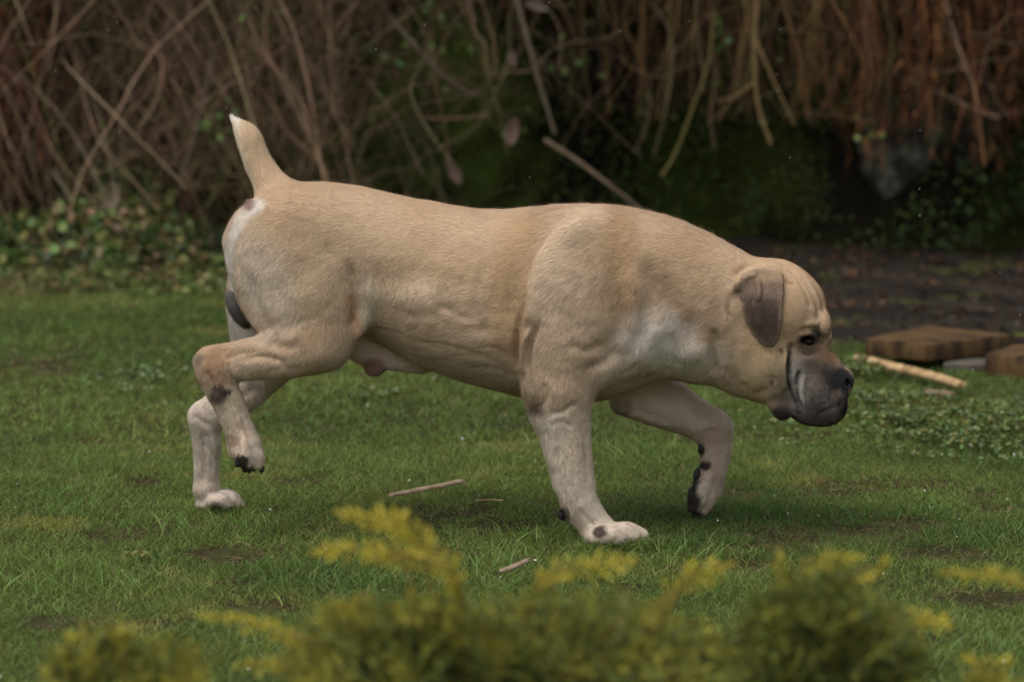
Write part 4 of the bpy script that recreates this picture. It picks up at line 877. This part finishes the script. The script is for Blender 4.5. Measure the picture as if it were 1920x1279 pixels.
groove(zz((520, 300), (530, 370), (518, 450)), 4, 12); groove(zz((498, 320), (504, 390), (494, 460)), 3.5, -9); groove(zz((440, 320), (470, 300), (520, 290)), 4, 8); groove(zz((600, 480), (625, 560), (635, 640)), 4, 3)
groove(zz((672, 320), (700, 340), (735, 345)), 4, -6); groove(zz((350, 500), (368, 530), (345, 560)), 3.5, -2)
groove([(1502, 664), (1518, 668), (1532, 660)], 3.5, -2.4)
groove([(1540, 600), (1536, 625), (1545, 655)], 4, -2.5)
bump(1452, 722, 4, 4, 2)
# soft unevenness of the skin everywhere
FIRM = 1 - sstep(1560, 1575, SX) * sstep(670, 690, SY)
DISP += FIRM * (.0011 * vnoise(V * [1, 1, 1.3], 26, 3) + .0006 * vnoise(V, 60, 4)) * (1 - .5 * (SX > 1400))
EAR_D = sdpoly(SX, SY, EARC); EAR_M = (EAR_D < 2) & (np.abs(V[:, 1] - HY) > .078)
DISP *= 1 + .45 * (SX < 1370); DISP[EAR_M] *= .5
V = V + NB * DISP[:, None]
V = lap(V, 1, .35)
NB = vnormals(V, Q)

# --- coat pigment, with a little light and shade of the form painted in
def ew(x, y, rx, ry, ang=0, soft=.5):
    c, s = math.cos(math.radians(ang)), math.sin(math.radians(ang)); dx, dy = SX - x, -(SY - y)
    r = np.hypot((dx * c + dy * s) / rx, (-dx * s + dy * c) / ry); return 1 - sstep(1 - soft, 1 + soft, r + NZ * .18)
def lw(P, r, soft=8):
    d, _, _ = pdist(P); return 1 - sstep(r, r + soft, d + NZ * 3)
NZ = vnoise(V, 45, 9) + .6 * vnoise(V, 110, 10); NL = vnoise(V, 11, 11)
col = np.tile(np.array(lin(204, 176, 144)), (len(V), 1))
def paint(w, c, a=1.0):
    w = np.clip(w * a, 0, 1)[:, None]; col[:] = col * (1 - w) + np.array(lin(*c)) * w
paint(sstep(0, 1, .5 + NL), (190, 157, 122), .5)
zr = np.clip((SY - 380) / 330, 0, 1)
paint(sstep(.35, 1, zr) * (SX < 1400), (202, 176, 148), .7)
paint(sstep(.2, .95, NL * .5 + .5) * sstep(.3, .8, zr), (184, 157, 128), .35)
cream = (220, 202, 182); white = (228, 218, 204)
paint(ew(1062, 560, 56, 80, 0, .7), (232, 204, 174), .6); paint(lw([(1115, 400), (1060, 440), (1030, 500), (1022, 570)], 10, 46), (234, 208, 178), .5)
paint(lw([(1165, 420), (1172, 520), (1178, 600)], 8, 40), (184, 148, 108), .5); paint(lw([(1230, 500), (1262, 560), (1285, 610)], 6, 36), (170, 142, 110), .55)  # darker tan neck band; the diagonal paints in the neck hollow's shade
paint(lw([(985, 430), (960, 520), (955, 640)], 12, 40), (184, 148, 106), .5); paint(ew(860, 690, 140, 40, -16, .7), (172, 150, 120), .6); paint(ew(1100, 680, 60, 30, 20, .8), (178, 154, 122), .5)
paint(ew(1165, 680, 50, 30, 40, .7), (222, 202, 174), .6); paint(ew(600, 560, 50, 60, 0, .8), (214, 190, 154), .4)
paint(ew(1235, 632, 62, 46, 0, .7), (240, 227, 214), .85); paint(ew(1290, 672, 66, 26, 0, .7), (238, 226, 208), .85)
paint(ew(785, 560, 66, 34, 0, .8), (226, 200, 170), .75)  # flank highlight painted into the coat colour
paint(ew(492, 540, 54, 100, 20, .75), (236, 216, 194), .8)
paint(lw([(488, 385), (452, 412), (432, 460), (428, 520), (436, 570)], 4, 15), (228, 218, 204), .85)
paint(ew(690, 560, 22, 50, 0, .6), (220, 202, 176), .7)
paint(ew(705, 690, 60, 30, 0, .5), (196, 172, 156), .7); paint(ew(704, 690, 22, 20, 0, .3) * (np.abs(V[:, 1]) < .03), (150, 112, 98), .9)
legs = sstep(745, 800, SY) * (SX < 1430); paint(legs, (236, 219, 198), .85)
paint(sstep(665, 700, SY) * (SX < 470), (218, 196, 170), .7)
paint(((V[:, 1] > .1) & (SY > 690)).astype(float), (208, 184, 160), .7)
paint((V[:, 1] > .04) * sstep(560, 620, SY) * (SX < 480), (230, 220, 206), .8)
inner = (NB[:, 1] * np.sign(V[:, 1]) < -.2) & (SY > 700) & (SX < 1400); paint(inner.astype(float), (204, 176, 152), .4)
tail = (SX < 545) & (SY < 350); paint(tail * sstep(470, 440, SX + (SY - 300) * -.2), (224, 206, 178), .7); paint(ew(441, 230, 11, 18, 0, .9), (236, 228, 216), .9); paint(lw([(438, 235), (452, 290), (474, 350)], 2, 14), (222, 204, 176), .7)
paint(ew(470, 384, 12, 10, 0, .4), (130, 100, 92), .8)
scro = (np.abs(V[:, 1]) < .045) * sstep(.9, 1.2, 1 / np.maximum(.01, np.hypot((SX - 446) / 42, (SY - 580) / 50)))
paint(scro * (SX < 468) , (80, 72, 74), .9)
# orange-brown points
paint(ew(405, 690, 30, 40, 0, .7) * NEAR, (176, 128, 88), .65); paint(ew(560, 640, 60, 20, 20, .8), (190, 146, 104), .35); paint(lw([(660, 560), (668, 620)], 5, 12), (186, 140, 98), .5)
paint(ew(410, 738, 17, 20, 0, .35) * NEAR, (70, 56, 46), .9); paint(ew(424, 733, 12, 6, 0, .4) * NEAR, (62, 50, 42), .9)
paint(ew(374, 672, 9, 10, 0, .5) * NEAR, (120, 106, 94), .7)
paint(ew(437, 826, 15, 12, 0, .4) * NEAR, (128, 100, 84), .85); 
paint(ew(1000, 732, 17, 20, 0, .5) * NEAR, (150, 128, 104), .8); paint(ew(1006, 766, 16, 13, -30, .6) * NEAR, (84, 68, 54), .85)
paint(ew(1124, 998, 14, 11, 0, .3) * NEAR, (72, 58, 52), .95); paint(ew(1057, 962, 12, 14, 0, .3) * NEAR, (34, 30, 30), 1)
paint(legs * sstep(.1, .9, vnoise(V, 24, 35) + .4 * vnoise(V, 70, 36)), (206, 180, 158), .45)
paint(ew(1080, 830, 30, 60, 0, .8) * NEAR, (200, 172, 142), .4)
FARV = V[:, 1] > .06; FX, FY = PX(V)
def fe(x, y, rx, ry, soft=.4): return (1 - sstep(1 - soft, 1 + soft, np.hypot((FX - x) / rx, (FY - y) / ry) + NZ * .15)) * FARV
for a in ((1313, 843, 8, 12), (1322, 872, 12, 9), (1301, 896, 12, 18), (1298, 938, 15, 32), (1309, 968, 12, 10)): paint(fe(*a), (40, 34, 32), .95)
paint(fe(1345, 900, 16, 12), (150, 124, 106), .6); paint(fe(405, 950, 12, 9), (96, 76, 66), .85); paint(fe(1340, 815, 30, 20), (176, 146, 124), .4)
paint(fe(1160, 765, 24, 18), (120, 96, 82), .6)
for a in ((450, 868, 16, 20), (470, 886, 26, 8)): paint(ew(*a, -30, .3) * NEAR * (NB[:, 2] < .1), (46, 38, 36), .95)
# mask
hd = SX > 1380
paint(hd * ew(1430, 690, 40, 50, 0, .8), (214, 190, 148), .5)
paint(hd * ew(1445, 600, 60, 80, 0, .8), (206, 172, 126), .4); paint(ew(1500, 570, 30, 36, 0, .7) , (158, 134, 108), .45)
paint(hd * ew(1510, 655, 34, 24, 20, .7), (142, 120, 98), .5)
paint(ew(1517, 641, 27, 15, 12, .4), (32, 26, 24), .97); paint(ew(1532, 628, 12, 12, 0, .6), (52, 44, 40), .85); paint(ew(1532, 622, 8, 12, 0, .5), (70, 62, 58), .7)
paint(ew(1522, 735, 60, 62, 0, .4), (124, 110, 100), .88)
paint(ew(1556, 712, 34, 34, -40, .6), (46, 40, 38), .92); paint(ew(1499, 728, 17, 58, 8, .6), (206, 197, 188), .7); paint(ew(1530, 735, 16, 40, 10, .7), (150, 136, 124), .4)
paint(ew(1548, 765, 44, 34, 0, .5), (64, 56, 54), .8); paint(ew(1556, 660, 18, 26, 40, .7), (150, 112, 76), .7)
paint(lw([(1455, 770), (1475, 780), (1500, 787), (1530, 796), (1575, 790)], 1.5, 6), (40, 35, 34), .85); paint(ew(1462, 775, 17, 18, 0, .5), (40, 36, 36), .9)
paint(lw([(1484, 660), (1481, 700), (1486, 740), (1498, 775)], 1.5, 4), (60, 50, 46), .8); paint(lw([(1499, 700), (1495, 735), (1504, 772)], 1, 4), (84, 72, 68), .7)  # shade of the muzzle creases painted as dark lines
paint(ew(1516, 652, 22, 9, 25, .6), (92, 76, 62), .6); paint(lw([(1496, 779), (1510, 789), (1530, 794), (1552, 794)], .8, 2.5), (150, 138, 132), .5); paint(lw([(1513, 700), (1510, 740), (1517, 778)], 1, 4), (96, 84, 78), .55)  # painted lip rim highlight, and shade in another muzzle crease
paint(ew(1460, 745, 20, 22, 0, .7), (128, 112, 100), .5); paint(ew(1582, 770, 12, 24, 10, .5), (30, 27, 27), .85)
paint(ew(1540, 755, 42, 36, 0, .4) * sstep(-.2, .5, vnoise(V, 160, 33)), (140, 130, 122), .25)
wh = (vnoise(V, 330, 31) > .58) * ew(1548, 750, 34, 34, 0, .3); paint(wh, (24, 20, 20), .8)
for x, y in ((1463, 655), (1449, 719), (1466, 660)): paint(ew(x, y, 4, 4, 0, .4), (90, 72, 58), .8)
# ear
em = EAR_M * sstep(2, -3, EAR_D)
paint(em * (.25 + .75 * sstep(508, 540, SY)), (138, 116, 98), .92); paint(em * sstep(535, 590, SY) * sstep(-2, -9, EAR_D), (82, 68, 64), .8); paint(em * sstep(-5, -1, EAR_D), (172, 146, 120), .6)
paint(em * (vnoise(V, 30, 21) * .5 + .5), (90, 74, 66), .3)
NOSE = ew(1580, 713, 27, 25, -20, .3) * sstep(1550, 1562, SX); paint(NOSE, (34, 31, 31), 1)
paint(ew(1590, 762, 9, 30, 0, .5), (34, 30, 30), .85); paint(ew(1530, 782, 50, 14, -4, .6), (78, 68, 64), .6)

dog = empty('dog', (float(W(760, 1000, 0)[0]), 0.0, 0.0))
tag(dog, 'tan mastiff dog with dark muzzle walking across the lawn, head lowered', 'dog')
def coat_material(name, rough, spec, bump):
    m, t, b = mat(name, rough, spec)
    a = t.nodes.new('ShaderNodeAttribute'); a.attribute_name = 'tint'
    t.links.new(a.outputs['Color'], b.inputs['Base Color'])
    if bump:
        tc = t.nodes.new('ShaderNodeTexCoord'); n = t.nodes.new('ShaderNodeTexNoise'); n.inputs['Scale'].default_value = 420; n.inputs['Detail'].default_value = 3
        t.links.new(tc.outputs['Object'], n.inputs['Vector'])
        bp = t.nodes.new('ShaderNodeBump'); bp.inputs['Strength'].default_value = bump; bp.inputs['Distance'].default_value = .001
        t.links.new(n.outputs['Fac'], bp.inputs['Height']); t.links.new(bp.outputs[0], b.inputs['Normal'])
        # the bare nose leather is glossier than the coat
        mr = t.nodes.new('ShaderNodeMapRange'); sx = t.nodes.new('ShaderNodeAttribute'); sx.attribute_name = 'leather'
        mr.inputs['To Min'].default_value = rough; mr.inputs['To Max'].default_value = .48
        t.links.new(sx.outputs['Fac'], mr.inputs['Value']); t.links.new(mr.outputs[0], b.inputs['Roughness'])
    return m
M_BODY = coat_material('dog_skin', .85, .15, .35); M_FUR = coat_material('dog_fur', .62, .22, 0)
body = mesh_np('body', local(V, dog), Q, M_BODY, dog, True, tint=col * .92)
la = body.data.attributes.new('leather', 'FLOAT', 'POINT'); la.data.foreach_set('value', NOSE.astype(np.float32))

# --- short coat: one hair is a narrow tapering ribbon combed back along the body
def guide(V):
    g = [((1560, 690), (-.55, .83)), ((1500, 560), (-.85, .5)), ((1440, 500), (-1, .1)), ((1400, 640), (-.9, -.25)), ((1500, 740), (-.6, -.7)), ((1300, 520), (-.95, -.35)), ((1200, 600), (-.6, -.8)), ((1200, 440), (-1, -.25)),
         ((1060, 450), (-1, -.4)), ((1060, 620), (-.55, -.85)), ((1050, 760), (-.1, -1)), ((1070, 900), (.1, -1)), ((1160, 1000), (.8, -.5)), ((900, 430), (-1, -.12)), ((900, 600), (-1, -.35)), ((760, 640), (-1, -.3)),
         ((700, 420), (-1, -.15)), ((600, 380), (-1, -.1)), ((560, 470), (-.8, -.6)), ((600, 600), (-.5, -.85)), ((440, 480), (-.2, -1)), ((500, 640), (-.8, -.6)), ((400, 690), (-.2, -1)), ((440, 800), (.3, -1)), ((490, 300), (-.4, .92)), ((450, 240), (-.4, .92)),
         ((1250, 760), (.7, -.6)), ((1340, 850), (0, -1)), ((1310, 950), (-.3, -1)), ((390, 850), (0, -1)), ((1425, 600), (-.05, -1)), ((690, 580), (-.2, -1))]
    w = np.zeros(len(V)); d = np.zeros((len(V), 2)); x, y, _ = side_px(V, None)
    for (a, b), v in g:
        q = 1 / (((x - a) ** 2 + (y - b) ** 2) + 400) ** 1.6; w += q; n = np.hypot(*v); d += q[:, None] * np.array(v) / n
    return np.stack([d[:, 0] / w, np.zeros(len(V)), d[:, 1] / w], 1)
NH = int(620000 * QUICK)
T0, T1, T2 = V[Q[:, 0]], V[Q[:, 1]], V[Q[:, 2]]
area = np.linalg.norm(np.cross(V[Q[:, 2]] - V[Q[:, 0]], V[Q[:, 3]] - V[Q[:, 1]]), axis=1) * (1 - NOSE[Q[:, 0]])
fy = NB[Q[:, 0], 1]; area = area * np.where((fy > .3), .55, 1.0) * np.where(SX[Q[:, 0]] > 1380, 1.7, 1)
cum = np.cumsum(area); pick = np.searchsorted(cum, rng.random(NH) * cum[-1])
u, v = rng.random((2, NH, 1)); q = Q[pick]
root = (V[q[:, 0]] * (1 - u) + V[q[:, 1]] * u) * (1 - v) + (V[q[:, 3]] * (1 - u) + V[q[:, 2]] * u) * v
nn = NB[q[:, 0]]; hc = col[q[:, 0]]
gd = guide(root) + .2 * np.stack([vnoise(root, 30, 41), vnoise(root, 30, 42), vnoise(root, 30, 43)], 1) + rng.normal(0, .10, (NH, 3))
gd -= (gd * nn).sum(1, keepdims=True) * nn; gd /= np.maximum(np.linalg.norm(gd, axis=1, keepdims=True), 1e-9)
rx, ry_, _ = side_px(root, None)
ln = rng.uniform(.7, 1.2, NH) * (.0105 - .0055 * (rx > 1385) - .003 * sstep(700, 800, ry_)) ; ln *= 1 + .35 * ((rx > 1000) & (rx < 1350) & (ry_ < 600))
ln = ln[:, None]; lift = rng.uniform(.06, .26, (NH, 1)); lift[rng.random(NH) < .05] = .6
side = np.cross(nn, gd); wd = .00027 * rng.uniform(.7, 1.3, (NH, 1))
p0 = root - nn * .0006; p1 = root + ln * .5 * (gd + nn * lift); p2 = root + ln * (gd + nn * lift * 1.1)
def follow(p, h):
    """keeps hair points above the skin they pass over"""
    cs = .005; key = lambda P: (np.floor((P - LO) / cs).astype(np.int64) * [1, 2000, 4000000]).sum(1)
    k = key(V); uq, inv = np.unique(k, return_inverse=True); cn = np.bincount(inv)[:, None]
    mv = np.stack([np.bincount(inv, V[:, c]) for c in range(3)], 1) / cn; mn = np.stack([np.bincount(inv, NB[:, c]) for c in range(3)], 1) / cn
    kp = key(p); i = np.clip(np.searchsorted(uq, kp), 0, len(uq) - 1); ok = uq[i] == kp
    d = ((p - mv[i]) * mn[i]).sum(1); return p + mn[i] * (np.maximum(h - d, 0) * ok)[:, None]
p1 = follow(p1, .0010); p2 = follow(p2, .0018)
HV = np.stack([p0 - side * wd, p0 + side * wd, p1 - side * wd * .8, p1 + side * wd * .8, p2], 1).reshape(-1, 3)
b0 = np.arange(NH)[:, None] * 5
HF = [b0 + [[0, 2, 3, 1]], b0 + [[2, 4, 3]]]
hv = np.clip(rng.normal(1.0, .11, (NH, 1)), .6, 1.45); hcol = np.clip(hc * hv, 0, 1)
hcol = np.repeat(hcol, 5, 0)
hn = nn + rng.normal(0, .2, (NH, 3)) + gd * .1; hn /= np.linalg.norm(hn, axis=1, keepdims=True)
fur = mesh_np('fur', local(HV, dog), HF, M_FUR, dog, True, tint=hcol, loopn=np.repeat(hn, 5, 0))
del HV, HF, hcol, p0, p1, p2, root

# --- eyes, claws, pads
def blob(name, P, r, m, parent=dog, rot=None, seg=20):
    """a small ellipsoid mesh with radii r at P, turned by a matrix"""
    th = np.linspace(0, np.pi, seg // 2 + 1); ph = np.linspace(0, 2 * np.pi, seg, endpoint=False)
    X = np.array([[math.sin(t) * math.cos(p), math.sin(t) * math.sin(p), math.cos(t)] for t in th for p in ph]) * r
    if rot is not None: X = X @ rot.T
    X = X + P; n = seg; F = np.array([[i * n + j, i * n + (j + 1) % n, (i + 1) * n + (j + 1) % n, (i + 1) * n + j] for i in range(seg // 2) for j in range(n)])
    return mesh_np(name, local(X, parent), F[:, ::-1], m, parent, True)
m_eye, te, be = mat('eye', .1, .1); be.inputs['Base Color'].default_value = (*lin(28, 18, 14), 1)
nz = te.nodes.new('ShaderNodeTexNoise'); nz.inputs['Scale'].default_value = 90; rp = te.nodes.new('ShaderNodeValToRGB'); rp.color_ramp.elements[0].color = (.004, .003, .002, 1); rp.color_ramp.elements[1].color = (.02, .012, .007, 1)
te.links.new(nz.outputs['Fac'], rp.inputs[0]); te.links.new(rp.outputs[0], be.inputs['Base Color'])
for sg in (-1, 1):
    p = W(1516, 641, hy(1519) + sg * .0615)
    blob('eye', p, (.012, .011, .0105), m_eye)
m_pale = mat_noise('pale_claw_horn', [lin(150, 128, 112), lin(186, 166, 148)], 120, .45, .4)
m_claw = mat_noise('claw_horn', [lin(22, 19, 18), lin(46, 40, 38)], 120, .4, .5)
def claw(pts, r, m=None):
    P = catmull([W(*p) for p in pts], 5); n = 8; Vv, Ff = [], []
    for i, p in enumerate(P):
        t = P[min(i + 1, len(P) - 1)] - P[max(i - 1, 0)]; t /= np.linalg.norm(t); a = np.cross(t, [0, 1, 0]); a /= np.linalg.norm(a); b = np.cross(t, a)
        rr = r * U * (1 - .85 * (i / (len(P) - 1)) ** 1.5)
        for j in range(n): c = 2 * math.pi * j / n; Vv.append(p + rr * (math.cos(c) * a + .8 * math.sin(c) * b))
    for i in range(len(P) - 1):
        for j in range(n): Ff.append([i * n + j, i * n + (j + 1) % n, (i + 1) * n + (j + 1) % n, (i + 1) * n + j])
    mesh_np('claw', local(np.array(Vv), dog), np.array(Ff), m or m_claw, dog, True)
for dy, x, y in ((-.028, 466, 876), (-.010, 488, 876), (.010, 489, 875), (.027, 474, 873)): claw([(x - 3, y - 4, -.105 + dy), (x + 2, y + 5, -.105 + dy), (x + 1, y + 12, -.105 + dy)], 8)
for dy, x, y in ((-.03, 432, 946), (-.011, 453, 946), (.011, 455, 944), (.03, 439, 943)): claw([(x - 6, y - 2, .185 + dy), (x + 2, y + 2, .185 + dy), (x + 5, y + 6, .185 + dy)], 5, m_pale)
for dy, x, y in ((-.036, 1166, 1013), (-.013, 1195, 1009), (.013, 1211, 1007), (.036, 1195, 1005)): claw([(x - 6, y - 2, -.15 + dy), (x + 3, y + 3, -.15 + dy), (x + 8, y + 8, -.15 + dy)], 5.5, m_pale)
for dy, x, y in ((-.03, 1302, 957), (-.011, 1313, 967), (.011, 1313, 965), (.03, 1302, 953)): claw([(x + 1, y - 4, .128 + dy), (x + 1, y + 6, .128 + dy), (x - 2, y + 15, .128 + dy)], 6)
m_pad = mat_noise('paw_pad', [lin(34, 29, 28), lin(62, 52, 48)], 200, .7, .3, bump=.5, bscale=500, bdist=.001)
for x, y, Y, a, b, c in ((1314, 842, .12, 6, 10, 9), (1308, 892, .128, 9, 15, 20), (1297, 928, .099, 9, 17, 10), (1297, 942, .117, 9, 20, 10), (1298, 942, .138, 9, 20, 10), (1298, 928, .156, 9, 17, 10),
                      (439, 846, -.105, 10, 10, 20), (450, 864, -.133, 8, 14, 9), (464, 874, -.115, 8, 14, 9), (466, 874, -.095, 8, 14, 9), (452, 862, -.078, 8, 14, 9)):
    ang = math.radians(35 if x < 700 else 8); c_, s_ = math.cos(ang), math.sin(ang)
    blob('pad', W(x, y, Y), np.array([a, c, b]) * U, m_pad, rot=np.array([[c_, 0, s_], [0, 1, 0], [-s_, 0, c_]]), seg=16)
blob('pad', W(1055, 964, -.125), np.array([9, 9, 12]) * U, m_pad, seg=16)
